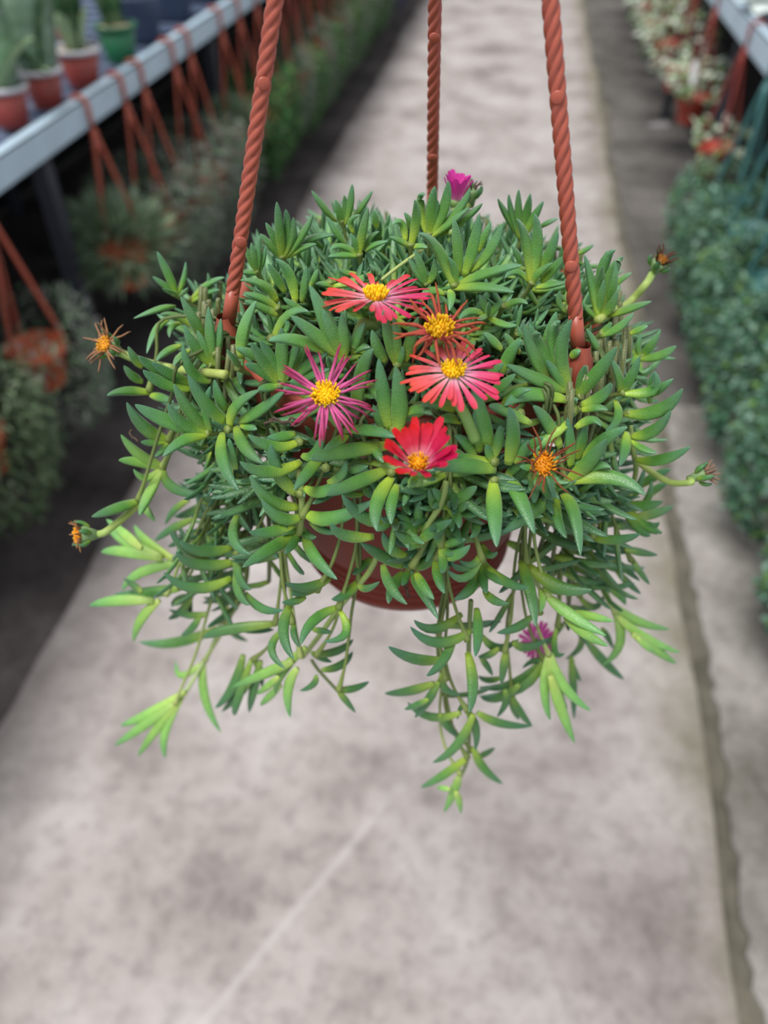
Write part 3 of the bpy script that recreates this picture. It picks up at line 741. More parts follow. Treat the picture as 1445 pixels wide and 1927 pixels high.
def stalk_and_calyx(c, n, path, r_st, r_cal, h_cal, label, sep=0.006, col=(0.20, 0.34, 0.09), sepcol='n'):
    mb = MB(); nn, e1, e2 = frame_for(n)
    b0 = c-nn*h_cal
    pts = [canopy(x, y, False, lf) if lf else None for x, y, lf in path]
    pts = [b0+(p-b0) for p in pts]
    full = [pts[0]] if False else pts+[b0-nn*0.006, b0]
    q = []
    for i in range(len(full)-1):
        p0 = full[max(0, i-1)]; p1 = full[i]; p2 = full[i+1]; p3 = full[min(len(full)-1, i+2)]
        for j in range(6):
            t = j/6; q.append(p1+(p2-p0)*(0.5*t)+(p0*2-p1*5+p2*4-p3)*(0.5*t*t)+(p1*3-p0-p2*3+p3)*(0.5*t**3))
    q.append(full[-1])
    mb.tube(q, r_st, 10, col)
    mb.tube([b0-nn*0.001, b0+nn*h_cal*.35, b0+nn*h_cal*.8, c-nn*0.0002], [r_st*1.05, r_cal*.75, r_cal, r_cal*.85], 14, col)
    for k in range(5):
        a = 0.6+k*1.2566; d = e1*math.cos(a)+e2*math.sin(a)
        B = b0+nn*h_cal*.25+d*r_cal*.6; T = B+d*sep*1.0+nn*sep*.25
        leaf_geo(mb, B, (B+T)*.5-nn*sep*.08, T, 0.0030, sepcol, 8, nn)
    o = part(mb, 'flower', 'stem'); o['label'] = label; return o
CORAL = ((0.88, 0.60, 0.74), (0.84, 0.16, 0.20), (0.80, 0.075, 0.045))
MAGE = ((0.88, 0.56, 0.76), (0.78, 0.09, 0.27), (0.66, 0.018, 0.10))
def open_flower(px, dz, n, path, l, w, el, num, label, ca, cb, r_st=0.0022, seed=3, thin=False, sr=0.0043, shade=0.25):
    rr = random.Random(seed)
    c0 = canopy(px[0], px[1]); d0 = (c0-CAM).dot(FW); c = at_depth(px[0], px[1], d0-dz)
    nn, e1, e2 = frame_for(n)
    o = stalk_and_calyx(c, nn, path, r_st, sr*1.0, 0.006, label)
    for k in range(num):
        a = 2*math.pi*(k+rr.uniform(-.55, .55))/num
        d = e1*math.cos(a)+e2*math.sin(a)
        f = max(0, min(1, .25+.75*math.cos(a+.35)+rr.uniform(-.2, .2)))
        cols = [lerp(x, y, f) for x, y in zip(ca, cb)]
        mb = MB()
        ln = l*rr.uniform(.82, 1.08)
        if thin:
            cur = rr.uniform(-.5, .9); wild = .2 if shade > .2 else .42
            pts = []; p = c+d*sr*.9; e = el+rr.uniform(-.25, .45); side = nn.cross(d); sw = rr.uniform(-.5, .5)
            for t in range(9):
                pts.append(p.copy()); e -= cur/9+rr.uniform(-wild, wild); sw += rr.uniform(-wild, wild)*1.3
                p = p+((d*math.cos(e)+nn*math.sin(e))+side*sw*.35).normalized()*(ln/8)
            kk = [cols[0] if t < 1 else lerp(cols[1], cols[2], (t-1)/7) for t in range(9)]
            wd = w*rr.uniform(.7, 1.25)
            mb.tube(pts, [wd*.35, wd*.42, wd*.5, wd*.5, wd*.48, wd*.45, wd*.42, wd*.35, wd*.12], 5, kk)
        else:
            petal_geo(mb, c-nn*0.0006*(k % 2), nn, d, sr*.75, ln, w*rr.uniform(.8, 1.15), el+rr.uniform(-.14, .14), rr.uniform(.1, .45), cols, rr.uniform(-.4, .4))
        sub(mb, 'petal', 'petal' if not thin or shade > .2 else 'dry', o)
    return o, c, nn
Zv = Vector((0, 0, 1)); TOC = -FW
YEL = (1.0, 0.66, 0.010)
o, c, nn = open_flower((707, 560), 0.014, Zv*1.0-TOC*0.12+RT*0.05, [(668, 655, 1.0), (682, 612, 1.06)], 0.0195, 0.0027, 0.22, 40,
    'coral pink daisy-like flower seen almost edge-on, yellow centre', CORAL, MAGE, 0.0026, 11)
stamens(c, nn, 0.0047, 0.0052, YEL, 80, o, 1)
o, c, nn = open_flower((853, 700), 0.016, Zv*0.92+TOC*0.32-RT*0.02, [(895, 830, 0.99), (872, 775, 1.04)], 0.0168, 0.0026, 0.14, 36,
    'coral red daisy-like flower with white-based petals below the shrivelled one', CORAL, MAGE, 0.0024, 12)
stamens(c, nn, 0.0044, 0.0044, YEL, 80, o, 2)
PINK = ((0.92, 0.62, 0.80), (0.82, 0.16, 0.44), (0.42, 0.022, 0.085))
o, c, nn = open_flower((613, 745), 0.017, Zv*0.55+TOC*0.75, [(640, 800, 0.98), (618, 775, 1.03)], 0.0172, 0.0012, 0.05, 44,
    'magenta flower with thin curling thread-like petals and yellow centre', PINK, PINK, 0.0022, 13, True)
stamens(c, nn, 0.0050, 0.0042, YEL, 95, o, 3)
RED = ((0.88, 0.62, 0.72), (0.80, 0.06, 0.14), (0.76, 0.012, 0.010)); RED2 = ((0.85, 0.40, 0.60), (0.60, 0.010, 0.12), (0.52, 0.006, 0.06))
o, c, nn = open_flower((787, 874), 0.022, Zv*0.80+TOC*0.42-RT*0.02, [(775, 910, 0.97), (783, 900, 1.0)], 0.0165, 0.0034, 1.02, 30,
    'bright red cup-shaped flower with yellow centre above the pot rim', RED, RED2, 0.0022, 14, False, 0.0040)
stamens(c, nn, 0.0036, 0.0044, (0.88, 0.45, 0.01), 55, o, 4)
RUST = ((0.50, 0.12, 0.16), (0.42, 0.07, 0.06), (0.34, 0.08, 0.025))
o, c, nn = open_flower((826, 622), 0.020, Zv*0.75+TOC*0.5, [(845, 690, 0.98), (832, 655, 1.03)], 0.0150, 0.0013, 0.25, 32,
    'shrivelled rust orange flower with bright yellow centre', RUST, RUST, 0.0022, 15, True, 0.0046, 0.1)
stamens(c, nn, 0.0052, 0.0052, (0.85, 0.50, 0.01), 80, o, 5)
BRN = ((0.34, 0.10, 0.04), (0.22, 0.065, 0.03), (0.20, 0.06, 0.025))
o, c, nn = open_flower((1022, 875), 0.017, Zv*0.35+TOC*0.9, [(1002, 900, 0.97), (1008, 890, 1.0)], 0.0125, 0.0009, 0.75, 22,
    'dried brown flower with curled threads and orange centre, right of the red flower', BRN, BRN, 0.0024, 16, True, 0.0046, 0.1)
stamens(c, nn, 0.0048, 0.0032, (0.80, 0.30, 0.008), 60, o, 6)
def far_flower(px, depth_off, n, stalk, l, w, num, el, label, cols, scol, sr, r_st=0.0016, seed=20, scol2=None, h=0.004):
    """withered heads that stand clear of the plant on long stalks"""
    rr = random.Random(seed); nn, e1, e2 = frame_for(n)
    pts = [canopy(x, y, hg, 1.0) for x, y, hg in stalk]
    d_end = (pts[-1]-CAM).dot(FW)
    c = at_depth(px[0], px[1], d_end+depth_off)
    mb = MB(); b0 = c-nn*0.008
    full = pts+[b0]; q = []
    for i in range(len(full)-1):
        p0 = full[max(0, i-1)]; p1 = full[i]; p2 = full[i+1]; p3 = full[min(len(full)-1, i+2)]
        for j in range(6):
            t = j/6; q.append(p1+(p2-p0)*(0.5*t)+(p0*2-p1*5+p2*4-p3)*(0.5*t*t)+(p1*3-p0-p2*3+p3)*(0.5*t**3))
    q.append(full[-1])
    mb.tube(q, r_st, 10, [lerp((0.42, 0.48, 0.13), (0.30, 0.44, 0.12), i/len(q)) for i in range(len(q))])
    mb.tube([b0-nn*0.001, b0+nn*0.003, b0+nn*0.0065, c], [r_st, sr*.8, sr*1.15, sr*.95], 14, (0.20, 0.30, 0.13))
    for k in range(5):
        a = 0.3+k*1.2566; d = e1*math.cos(a)+e2*math.sin(a)
        B = b0+nn*0.004+d*sr*.9; T = B+d*0.0025+nn*(0.008 if k % 2 else 0.0055)
        leaf_geo(mb, B, (B+T)*.5+d*0.0008, T, 0.0032, 'd', 8, -d)
    o = part(mb, 'flower', 'stem'); o['label'] = label
    for k in range(num):
        a = 2*math.pi*(k+rr.uniform(-.4, .4))/num; d = e1*math.cos(a)+e2*math.sin(a); side = nn.cross(d)
        p = c+d*sr*.7; e = el+rr.uniform(-.5, .5); sw = rr.uniform(-.6, .6); P = []
        for t in range(8):
            P.append(p.copy()); e += rr.uniform(-.35, .2); sw += rr.uniform(-.4, .4)
            p = p+((d*math.cos(e)+nn*math.sin(e))+side*sw*.4).normalized()*(l*rr.uniform(.7, 1.1)/7)
        m2 = MB(); m2.tube(P, [w*.5, w*.5, w*.55, w*.5, w*.45, w*.4, w*.35, w*.15], 5, [lerp(cols[0], cols[1], t/7) for t in range(8)])
        sub(m2, 'petal', 'dry', o)
    if scol: stamens(c, nn, sr*.9, h, scol, 45, o, seed)
    return o
far_flower((200, 650), -0.004, TOC*0.6-RT*0.55+Zv*0.35, [(424, 705, False), (330, 694, False), (262, 678, False)], 0.0125, 0.0011, 20, 0.5,
    'withered straw-coloured flower on a long stalk, upper left of the plant', ((0.36, 0.17, 0.08), (0.30, 0.15, 0.09)), (0.85, 0.40, 0.03), 0.0045, 0.0021, 21)
far_flower((152, 1006), -0.002, -RT*0.9+TOC*0.45, [(265, 945, True), (235, 972, True), (200, 1000, True)], 0.0075, 0.0010, 12, 0.9,
    'withered orange-centred flower on a stalk, lower left of the plant', ((0.36, 0.17, 0.06), (0.30, 0.14, 0.07)), (0.85, 0.36, 0.02), 0.0042, 0.0019, 22)
far_flower((1243, 492), 0.0, Zv*0.75+RT*0.25+TOC*0.45, [(1125, 602, False), (1180, 572, False), (1215, 535, False)], 0.0085, 0.0012, 9, 1.3,
    'closed brown seed head on a curved green stalk, upper right of the plant', ((0.10, 0.04, 0.025), (0.09, 0.04, 0.03)), (0.40, 0.16, 0.02), 0.0036, 0.0020, 23, None, 0.003)
far_flower((1328, 892), 0.0, RT*0.85+Zv*0.4+TOC*0.2, [(1200, 868, False), (1225, 888, False), (1262, 908, False), (1300, 908, False)], 0.0070, 0.0014, 9, 1.2,
    'closed withered seed head on a pale curved stalk, right of the plant', ((0.26, 0.15, 0.10), (0.22, 0.14, 0.10)), None, 0.0030, 0.0016, 24)
far_flower((888, 356), 0.0, Zv*0.9-TOC*0.1, [(868, 420, False), (876, 390, False)], 0.0055, 0.0010, 7, 1.3,
    'small dried seed head at the back of the plant', ((0.12, 0.06, 0.05), (0.12, 0.07, 0.05)), None, 0.0030, 0.0015, 25)
def half_closed(px, hang, n, stalk, l, w, num, el, label, cols, seed, push=0.0):
    rr = random.Random(seed); nn, e1, e2 = frame_for(n); P = [canopy(x, y, hang) for x, y in stalk]
    c = at_depth(px[0], px[1], (P[-1]-CAM).dot(FW)+push); mb = MB(); mb.tube(P+[c-nn*0.003, c], 0.0016, 8, (0.24, 0.36, 0.1))
    mb.tube([c-nn*0.004, c-nn*.001, c+nn*0.001], [0.0016, 0.0034, 0.003], 12, (0.2, 0.32, 0.1))
    o = part(mb, 'flower', 'stem'); o['label'] = label
    for k in range(num):
        a = 2*math.pi*k/num; d = e1*math.cos(a)+e2*math.sin(a); m2 = MB()
        petal_geo(m2, c, nn, d, 0.002, l*rr.uniform(.85, 1.1), w, el+rr.uniform(-.1, .1), .1, cols); sub(m2, 'petal', 'petal', o)
HOT = ((0.85, 0.40, 0.65), (0.80, 0.10, 0.48), (0.78, 0.05, 0.42))
half_closed((857, 378), False, Zv+RT*.1, [(850, 440), (854, 400)], 0.0135, 0.0032, 16, 1.25, 'half-closed hot pink flower at the back of the plant', HOT, 31)
half_closed((1008, 1210), True, Zv*.3+TOC*.6+RT*.2, [(1030, 1260), (1018, 1232)], 0.012, 0.0026, 22, 0.5, 'pink flower glimpsed among the hanging shoots under the pot', HOT, 32, 0.02)

# ------------------------------------------------------------------ background plants
def blade(mb, p, d, up_, L, w, c, fold=0.25):
    s_ = d.cross(up_)
    if s_.length < .05: s_ = d.cross(Vector((1, .2, .1)))
    s_.normalize(); n_ = s_.cross(d)
    m = p+d*(L*.5)
    mb.add([p, m-s_*(w*.5)+n_*(w*fold), p+d*L, m+s_*(w*.5)+n_*(w*fold), m], [(0, 4, 1), (1, 4, 2), (0, 3, 4), (4, 3, 2)], c)
def foliage_mesh(seed, num, kind, rad, top, bottom):
    r = random.Random(seed); mb = MB()
    pal = {'grey': [(0.14, 0.21, 0.13), (0.20, 0.28, 0.19), (0.10, 0.16, 0.09), (0.27, 0.30, 0.27), (0.20, 0.18, 0.19)],
           'olive': [(0.085, 0.14, 0.065), (0.13, 0.20, 0.09), (0.065, 0.10, 0.05), (0.17, 0.22, 0.13)],
           'spiky': [(0.20, 0.30, 0.19), (0.28, 0.39, 0.26), (0.36, 0.45, 0.34), (0.17, 0.25, 0.12)],
           'green': [(0.06, 0.20, 0.055), (0.10, 0.26, 0.07), (0.045, 0.13, 0.05), (0.15, 0.27, 0.10)],
           'round': [(0.065, 0.18, 0.10), (0.10, 0.245, 0.145), (0.19, 0.35, 0.26), (0.05, 0.13, 0.075), (0.13, 0.25, 0.06), (0.24, 0.38, 0.31)],
           'cream': [(0.58, 0.68, 0.50), (0.70, 0.76, 0.64), (0.30, 0.42, 0.20), (0.80, 0.84, 0.78), (0.18, 0.28, 0.11), (0.62, 0.72, 0.58)],
           'purple': [(0.14, 0.11, 0.30), (0.20, 0.16, 0.38), (0.10, 0.085, 0.20), (0.26, 0.22, 0.42)]}[kind]
    siz = {'grey': (.030, .007), 'olive': (.032, .010), 'spiky': (.060, .0065), 'green': (.034, .014), 'round': (.022, .016), 'cream': (.050, .034), 'purple': (.05, .014)}[kind]
    lumps = [Vector((r.uniform(-.5, .5)*rad, r.uniform(-.5, .5)*rad, r.uniform(bottom*.75, top*.6))) for _ in range(14)]
    for k in range(num):
        a = r.uniform(0, 6.2832); t = r.random()
        if kind == 'spiky':
            e = math.asin(r.uniform(-.8, 1)); dv = Vector((math.cos(a)*math.cos(e), math.sin(a)*math.cos(e), math.sin(e)))
            p = Vector((0, 0, 0.02))+Vector((dv.x*rad, dv.y*rad, dv.z*top))*r.uniform(.35, .8); d = (dv+Vector((0, 0, .25))).normalized()
        else:
            z = top-(top-bottom)*t
            u = (z-bottom)/(top-bottom)
            prof_ = math.sqrt(max(0.02, 1-((u-.62)/.72)**2))
            q = rad*prof_*(0.55+0.45*math.sqrt(r.random()))
            l = min(lumps, key=lambda v: (v-Vector((math.cos(a)*q, math.sin(a)*q, z))).length)
            q *= 0.86+0.28*math.exp(-((l-Vector((math.cos(a)*q, math.sin(a)*q, z))).length/0.09)**2)
            p = Vector((math.cos(a)*q, math.sin(a)*q, z)); o_ = Vector((math.cos(a), math.sin(a), 0))
            d = (o_*r.uniform(.3, 1)+Vector((r.uniform(-.8, .8), r.uniform(-.8, .8), r.uniform(-.9, .8)))).normalized()
            if q < PR*1.05 and z < -0.02: q = PR*1.08; p = Vector((math.cos(a)*q, math.sin(a)*q, z))
        c = r.choice(pal); g = r.uniform(.8, 1.15); c = tuple(x*g for x in c)
        blade(mb, p, d, Vector((r.uniform(-.4, .4), r.uniform(-.4, .4), 1)), siz[0]*r.uniform(.7, 1.25), siz[1]*r.uniform(.8, 1.2), c)
    return mb.mesh('foliage', 'foliage', False)
FOL = {}
def fol(kind, seed, num, rad, top, bottom):
    k = (kind, seed)
    if k not in FOL: FOL[k] = foliage_mesh(seed, num, kind, rad, top, bottom)
    return FOL[k]
def pot_mesh(mat, r=0.078, h=0.115):
    mb = MB(); mb.lathe([(0, -h), (r*.68, -h), (r*.70, -h+.004), (r*.90, -.028), (r*.99, -.027), (r, 0), (r*.93, 0), (r*.9, -.025), (0, -.022)], 28)
    return mb.mesh('pot', mat)
POTM = {m: pot_mesh(m) for m in ('orange', 'terra_pot', 'teal', 'redpot')}
def strap_mesh(ang, H, mat):
    mb = MB(); d = Vector((math.cos(ang), math.sin(ang), 0))
    mb.tube([d*0.078+Vector((0, 0, -.018)), d*0.080+Vector((0, 0, .01)), d*0.012+Vector((0, 0, H-.03)), d*0.004+Vector((0, 0, H))], [q*(1.6 if mat == 'teal' else 1.1) for q in (.0065, .0055, .0055, .006)], 8)
    return mb.mesh('strap', mat)
def hook_mesh(H, sgn, mat):            # collar plus crook bent over the rail edge; sgn is the side of the bench
    mb = MB(); mb.tube([(0, 0, H-.035), (0, 0, H-.03), (0, 0, H+.012), (0, 0, H+.018)], [.008, .012, .011, .007], 12)
    z = H+.018
    pts = [(0, 0, z), (0, 0, z+.035), (0, 0, z+.060), (sgn*.004, 0, z+.074), (sgn*.016, 0, z+.083), (sgn*.032, 0, z+.083), (sgn*.045, 0, z+.074), (sgn*.050, 0, z+.058)]
    mb.tube(pts, [.0065 if mat != 'teal' else .010]*7+[.005], 10)
    return mb.mesh('hook', mat)
H_ST = 0.335
SM = {}
def hanger(y, sgn, rail_x, rail_top, kind, seed, label, group, num, rad, top, bottom, pot='orange', strap_m='terra', scl=1.0, drop=0.0, rz=None):
    H = H_ST+drop; z_rim = rail_top-(H+.018+.083)+0.0085+0.0
    x = rail_x-sgn*0.0085
    root = empty('hanging_plant', (x, y, z_rim-.115))
    key = (sgn, strap_m, round(H, 3))
    if key not in SM: SM[key] = ([strap_mesh(a, H, strap_m) for a in (0.4, 2.494, 4.589)], hook_mesh(H, sgn, strap_m))
    off = Vector((0, 0, .115))
    for m_ in SM[key][0]: rot_copy(m_, 'strap', root, off)
    rot_copy(SM[key][1], 'hook', root, off)
    rot_copy(POTM[pot], 'pot', root, off)
    f = rot_copy(fol(kind, seed, num, rad, top, bottom), 'foliage', root, off, rz if rz is not None else rnd.uniform(0, 6.28), scl)
    f['kind'] = 'stuff'
    tag(root, label, 'hanging plant', group)
    return root
LX, LZ = -1.18, 0.872
G1 = 'hanging plants along the left bench rail'
first = [
 (1.26, 'olive', 110, 'bushy green hanging plant nearest the camera along the left bench', 2200, .20, .13, -.24, 'orange', 1.0, .03),
 (1.60, 'grey', 102, 'dark grey-green hanging plant with pinkish pot rim at the left edge', 2200, .19, .10, -.24, 'orange', 1.0, 0),
 (2.18, 'spiky', 103, 'spiky pale green hanging plant in an orange pot under the bench rail', 1500, .15, .12, -.05, 'orange', 1.2, 0),
 (2.42, 'grey', 104, 'dull green hanging plant on the second visible hook of the left rail', 2400, .21, .16, -.22, 'orange', 1.0, 0),
 (2.57, 'grey', 105, 'grey-green hanging plant on the third visible hook of the left rail', 2400, .21, .16, -.26, 'terra_pot', 1.0, .02),
 (2.85, 'grey', 106, 'trailing grey-green plant on the fourth visible hook of the left rail', 2500, .21, .15, -.28, 'orange', 1.05, 0),
 (3.01, 'grey', 111, 'grey-green hanging plant on the fifth visible hook of the left rail', 2400, .21, .15, -.26, 'orange', 1.0, .03),
 (3.38, 'spiky', 103, 'hanging plant with sparse tuft and bare orange pot midway along the rail', 900, .15, .12, -.05, 'orange', .9, 0),
 (3.62, 'green', 107, 'fresh green leafy hanging plant midway along the left rail', 1500, .19, .11, -.27, 'orange', 1.0, 0),
]
for (y, kind, seed, lab, num, rad, top, bot, pot, scl, dr) in first:
    hanger(y, -1, LX, LZ, kind, seed, lab, G1, num, rad, top, bot, pot, 'terra', scl, dr)
ORD = ['first', 'second', 'third', 'fourth', 'fifth', 'sixth', 'seventh', 'eighth', 'ninth', 'tenth', 'eleventh', 'twelfth']
y = 3.88; k = 0; cnt = {'green': 0, 'grey': 0, 'purple': 0}
while y < 8.8:
    kind, seed, num = [('green', 107, 1500), ('grey', 104, 2000), ('green', 108, 1500), ('grey', 106, 2100)][k % 4]
    if 7.6 < y < 8.3: kind, seed, num = 'purple', 109, 700
    o_ = ORD[cnt[kind]]; cnt[kind] += 1
    lab = {'purple': 'purple-leaved plant far down the left rail, %s of the purple ones from the camera',
           'green': 'blurred leafy green plant on the far left rail, %s beyond the midway green one',
           'grey': 'blurred grey-green plant on the far left rail, %s beyond the midway green one'}[kind] % o_
    hanger(y, -1, LX, LZ, kind, seed, lab, 'far purple hanging plants' if kind == 'purple' else G1+', far '+kind, num, .19, .11, -.27, 'orange', 'terra', 1.0, (k % 3)*.02)
    y += 0.27; k += 1

RX, RZ = 0.85, 0.862
G2 = 'hanging plants along the right bench rail'
right = [
 (0.74, 'round', 201, 'small-leaved green hanging plant at the lower right edge of the picture', 'teal', 1.0, .06),
 (1.22, 'round', 202, 'small-leaved hanging plant second from the camera on the right', 'teal', 1.0, .05),
 (1.62, 'round', 203, 'bushy small-leaved hanging plant right of the flowering planter', 'teal', 1.05, .05),
 (2.00, 'round', 201, 'bushy dark green hanging plant level with the back of the planter', 'teal', 1.1, .04),
 (2.36, 'round', 202, 'dense dark green hanging plant below the first teal hook', 'teal', 1.1, .03),
 (2.72, 'round', 203, 'dense green hanging plant on a teal hook at the right edge', 'teal', 1.1, .02),
 (3.06, 'round', 204, 'green hanging plant on a teal hook in front of the red pot', 'teal', 1.0, .04),
]
for (y, kind, seed, lab, pot, scl, dr) in right:
    hanger(y, 1, RX, RZ, kind, seed, lab, G2, 3000, .235, .08, -.30, pot, 'teal', scl, dr)
def cream_plant(y, seed, lab, rad, top, bot, num, scl, x_off=0.0, dr=0.0):
    o = hanger(y, 1, RX, RZ, 'cream', seed, lab, 'cream-variegated hanging plants on the right rail', num, rad, top, bot, 'redpot', 'redstrap', scl, dr)
    return o
cream_plant(3.50, 301, 'cream-variegated plant in a red pot lowest on the right rail', .11, .09, -.02, 60, 1.0)
cream_plant(4.20, 302, 'cream-variegated plant in a red-orange pot with a white label stick', .13, .16, .0, 110, 1.0)
cream_plant(4.75, 303, 'tall cream-variegated plant behind the labelled red-orange pot', .17, .26, -.06, 190, 1.0)
cream_plant(5.30, 304, 'cream-variegated trailing plant far along the right rail', .17, .22, -.10, 190, 1.0)
for q in range(6): cream_plant(5.85+q*.5, 303+q % 2, 'distant cream-variegated plant on the right rail, %s beyond the trailing one' % ORD[q], .17, .22, -.1, 190, 1.0)
def label_stick(loc, rx, rz, lab):
    mb = MB(); mb.add([(-.014, 0, 0), (-.014, 0, .075), (-.008, 0, .083), (.008, 0, .083), (.014, 0, .075), (.014, 0, 0), (0, 0, -.05),
                       (-.014, .0012, 0), (-.014, .0012, .075), (-.008, .0012, .083), (.008, .0012, .083), (.014, .0012, .075), (.014, .0012, 0), (0, .0012, -.05)],
                      [(0, 6, 5, 4, 3, 2, 1), (7, 8, 9, 10, 11, 12, 13)]+[(i, (i+1) % 7, (i+1) % 7+7, i+7) for i in range(7)])
    o = mb.obj('plant_label', 'white', None, False); o.location = loc; o.rotation_euler = (rx, 0, rz); tag(o, lab, 'plant label'); return o
P = at_x(1303, 140, 0.815); label_stick((P.x, P.y-.04, P.z-.02), -0.25, 0.2, 'white plastic label stick upright in the red-orange pot')
P = at_x(1232, 236, 0.70); label_stick((P.x, P.y, P.z), 0.3, 0.2, 'white plastic label hanging beside the lowest red pot').rotation_euler = (1.1, 0.9, 0.4)

# ------------------------------------------------------------------ pots standing on the left bench
TOPZ = LZ-0.030
def bench_pot(px, rim_r, h, body, lab, rimcol='whiterim', soil='grit'):
    c = at_z(px[0], px[1], TOPZ+h); x = min(c.x, -1.18-.045-rim_r)
    root = empty('potted_plant', (x, c.y, TOPZ))
    mb = MB(); mb.lathe([(0, 0), (rim_r*.62, 0), (rim_r*.66, .004), (rim_r*.92, h-.012), (rim_r*.90, h-.012), (0, h-.02)], 28); mb.obj('pot', body, root)
    mb = MB(); mb.lathe([(rim_r*.92, h-.013), (rim_r*1.0, h-.012), (rim_r*1.04, h-.006), (rim_r*1.03, h), (rim_r*.93, h), (rim_r*.91, h-.012)], 28); mb.obj('rim', rimcol, root)
    mb = MB(); mb.lathe([(0, h-.008), (rim_r*.5, h-.007), (rim_r*.92, h-.011)], 20); mb.obj('soil', soil, root)
    tag(root, lab, 'potted plant'); return root, h
def strap_leaf(root, h, az, lean, L, w, cols, bow=0.12, r0=0.015, fold=.2):
    d = Vector((math.cos(az), math.sin(az), 0)); s_ = Vector((-d.y, d.x, 0)); mb = MB(); vv = []; cc = []; N = 12
    for i in range(N+1):
        t = i/N; e = lean+bow*t*2
        p = d*(r0+L*t*math.sin(e))+Vector((0, 0, h-.012+L*t*math.cos(e)*(1-.12*bow*t)))
        ww = w*.5*(0.55+1.0*math.sin(math.pi*min(1, t*.62+.12)))*(1 if t < .72 else max(.04, 1-((t-.72)/.28)**2))
        inn = -d*math.cos(e)+Vector((0, 0, 1))*math.sin(e)
        vv += [p-s_*ww+inn*ww*fold, p, p+s_*ww+inn*ww*fold, p-inn*.002]
        c = cols[i % len(cols)]; cc += [c]*4
    ff = []
    for i in range(N):
        a = 4*i; b_ = a+4
        ff += [(a, a+1, b_+1, b_), (a+1, a+2, b_+2, b_+1), (a+3, a, b_, b_+3), (a+2, a+3, b_+3, b_+2)]
    mb.add(vv, ff, cc); mb.obj('leaf', 'foliage', root)
SILV = [(0.30, 0.46, 0.32), (0.40, 0.56, 0.44), (0.24, 0.38, 0.25), (0.34, 0.50, 0.36)]; SNAKE = [(0.055, 0.15, 0.055), (0.15, 0.25, 0.12), (0.04, 0.11, 0.045)]; PALE = [(0.42, 0.58, 0.36), (0.36, 0.52, 0.28)]
DKG = [(0.03, 0.12, 0.04), (0.06, 0.18, 0.06)]
r1, h1 = bench_pot((2, 158), .062, .10, 'redstrap', 'red pot with pale rim and broad silvery leaf at the left edge', soil='pot_soil')
strap_leaf(r1, h1, -1.2, .05, .24, .085, SILV, .05); strap_leaf(r1, h1, 1.3, .15, .26, .045, SNAKE, .05); strap_leaf(r1, h1, 0.3, .30, .15, .10, PALE, .2); strap_leaf(r1, h1, 2.6, .3, .2, .05, DKG, .2); strap_leaf(r1, h1, -2.4, .35, .17, .06, SILV, .2)
r2, h2 = bench_pot((72, 126), .060, .10, 'redstrap', 'red pot with pale rim and broad upright silver leaf, second from the left')
strap_leaf(r2, h2, -0.9, .10, .24, .095, SILV, .05); strap_leaf(r2, h2, 1.0, .12, .27, .05, SNAKE, .05); strap_leaf(r2, h2, 0.2, .15, .22, .045, SNAKE, .08); strap_leaf(r2, h2, 2.0, .15, .22, .05, DKG, .1); strap_leaf(r2, h2, -2.2, .3, .15, .05, DKG, .25); strap_leaf(r2, h2, -.8, .7, .07, .02, PALE, .3)
r3, h3 = bench_pot((146, 88), .066, .105, 'redstrap', 'red pot with wide pale rim and banded upright leaves, third from the left')
for az, ln, L_, w_, cl in ((0.3, .05, .27, .05, SNAKE), (1.6, .12, .30, .045, SNAKE), (2.8, .1, .28, .05, SNAKE), (-2.0, .12, .25, .05, SNAKE), (-.9, .1, .26, .045, SNAKE), (0.0, .25, .13, .03, PALE), (-1.5, .3, .12, .03, PALE), (2.2, .25, .22, .04, DKG)):
    strap_leaf(r3, h3, az, ln, L_, w_, cl, .05, .02)
r4, h4 = bench_pot((240, 45), .066, .11, 'greenpot', 'dark green pot with pale gravel and banded leaves on the bench', 'greenpot')
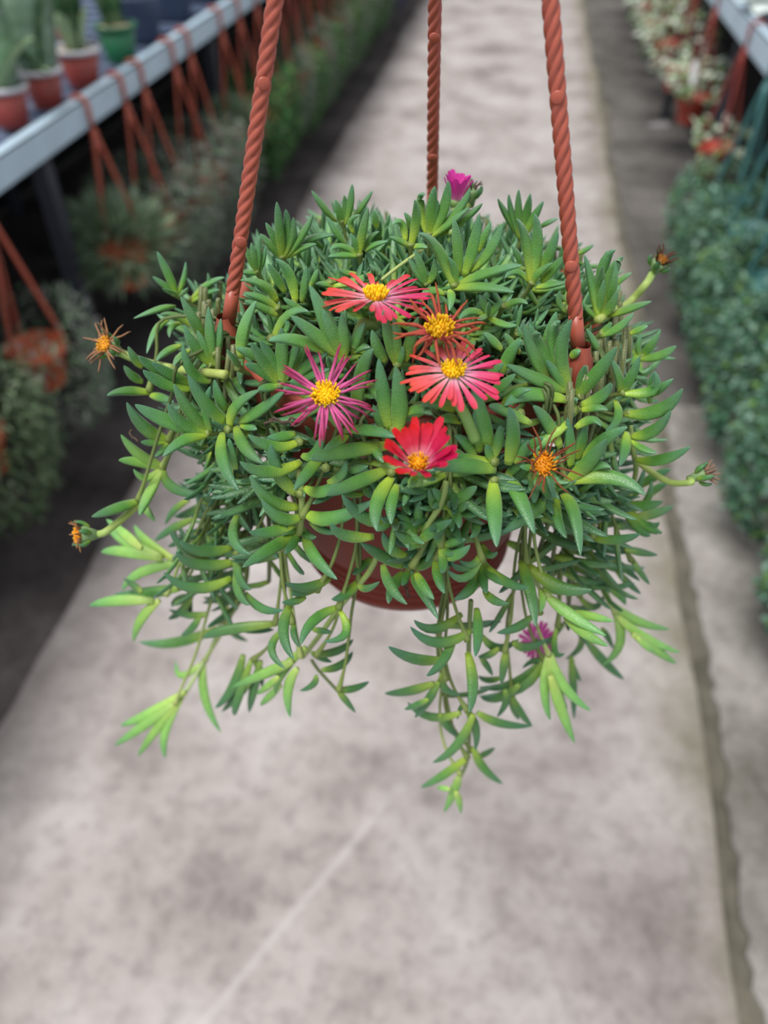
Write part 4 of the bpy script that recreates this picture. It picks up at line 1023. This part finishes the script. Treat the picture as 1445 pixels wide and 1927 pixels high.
for az, ln, L_, w_, cl in ((2.6, .15, .25, .05, SNAKE), (3.4, .1, .28, .05, SNAKE), (-2.4, .15, .24, .045, SNAKE), (1.8, .1, .27, .045, SNAKE)):
    strap_leaf(r4, h4, az, ln, L_, w_, cl, .05, .025)
def tray_pot(x, y, r, h, lab):          # empty slate pots stacked rim in rim
    root = empty('pot_stack', (x, y, TOPZ))
    for k in range(3):
        mb = MB(); z = .012*k
        mb.lathe([(0, z), (r*.72, z), (r*.95, h+z-.01), (r*1.04, h+z-.01), (r*1.06, h+z), (r*.99, h+z), (r*.93, h+z-.012), (r*.70, z+.004), (0, z+.004)], 28)
        mb.obj('nested_pot', 'tray', root)
    tag(root, lab, 'pot stack', 'stacks of empty slate pots on the left bench'); return root
for k, (y, lab) in enumerate(((3.02, 'stack of empty slate-blue pots just behind the green pot'), (3.36, 'second stack of empty slate-blue pots on the left bench'), (3.72, 'third stack of empty slate-blue pots on the left bench'), (4.1, 'fourth stack of empty slate-blue pots on the left bench'), (4.5, 'farthest visible stack of empty slate-blue pots'))):
    tray_pot(-1.36, y, .10, .14, lab)
for k in range(1, 4):
    rr_, hh_ = bench_pot((0, 0), .06, .10, 'redstrap', 'placeholder'); 
    yy = 2.05+k*.28; rr_.location = (-1.52-.03*(k % 2), yy, TOPZ)
    rr_['label'] = ['potted plant with banded leaves in the second row of the bench, leftmost', 'potted plant with banded leaves in the second row behind the wide-rimmed pot', 'potted plant with dark leaves in the second row behind the banded one', 'potted plant with dark leaves in the second row behind the green pot'][k]
    for j in range(6): strap_leaf(rr_, hh_, j*1.05+k, .12, .26, .045, SNAKE if k < 2 else DKG, .06, .02)

# ------------------------------------------------------------------ white-leaved plant on the right bench
rw = empty('potted_plant', (1.002, 3.74, RZ-.030))
mb = MB(); mb.lathe([(0, 0), (.085, 0), (.10, .045), (.112, .05), (.112, .058), (.10, .058), (.092, .045), (0, .04)], 32); mb.obj('pot', 'white', rw)
for j in range(7): strap_leaf(rw, .055, j*.9+.3, 1.0+.1*(j % 3), .17, .10, [(0.80, 0.84, 0.86), (0.72, 0.80, 0.78)], .25, .01)
tag(rw, 'low white bowl with large whitish leaves on the right bench', 'potted plant')
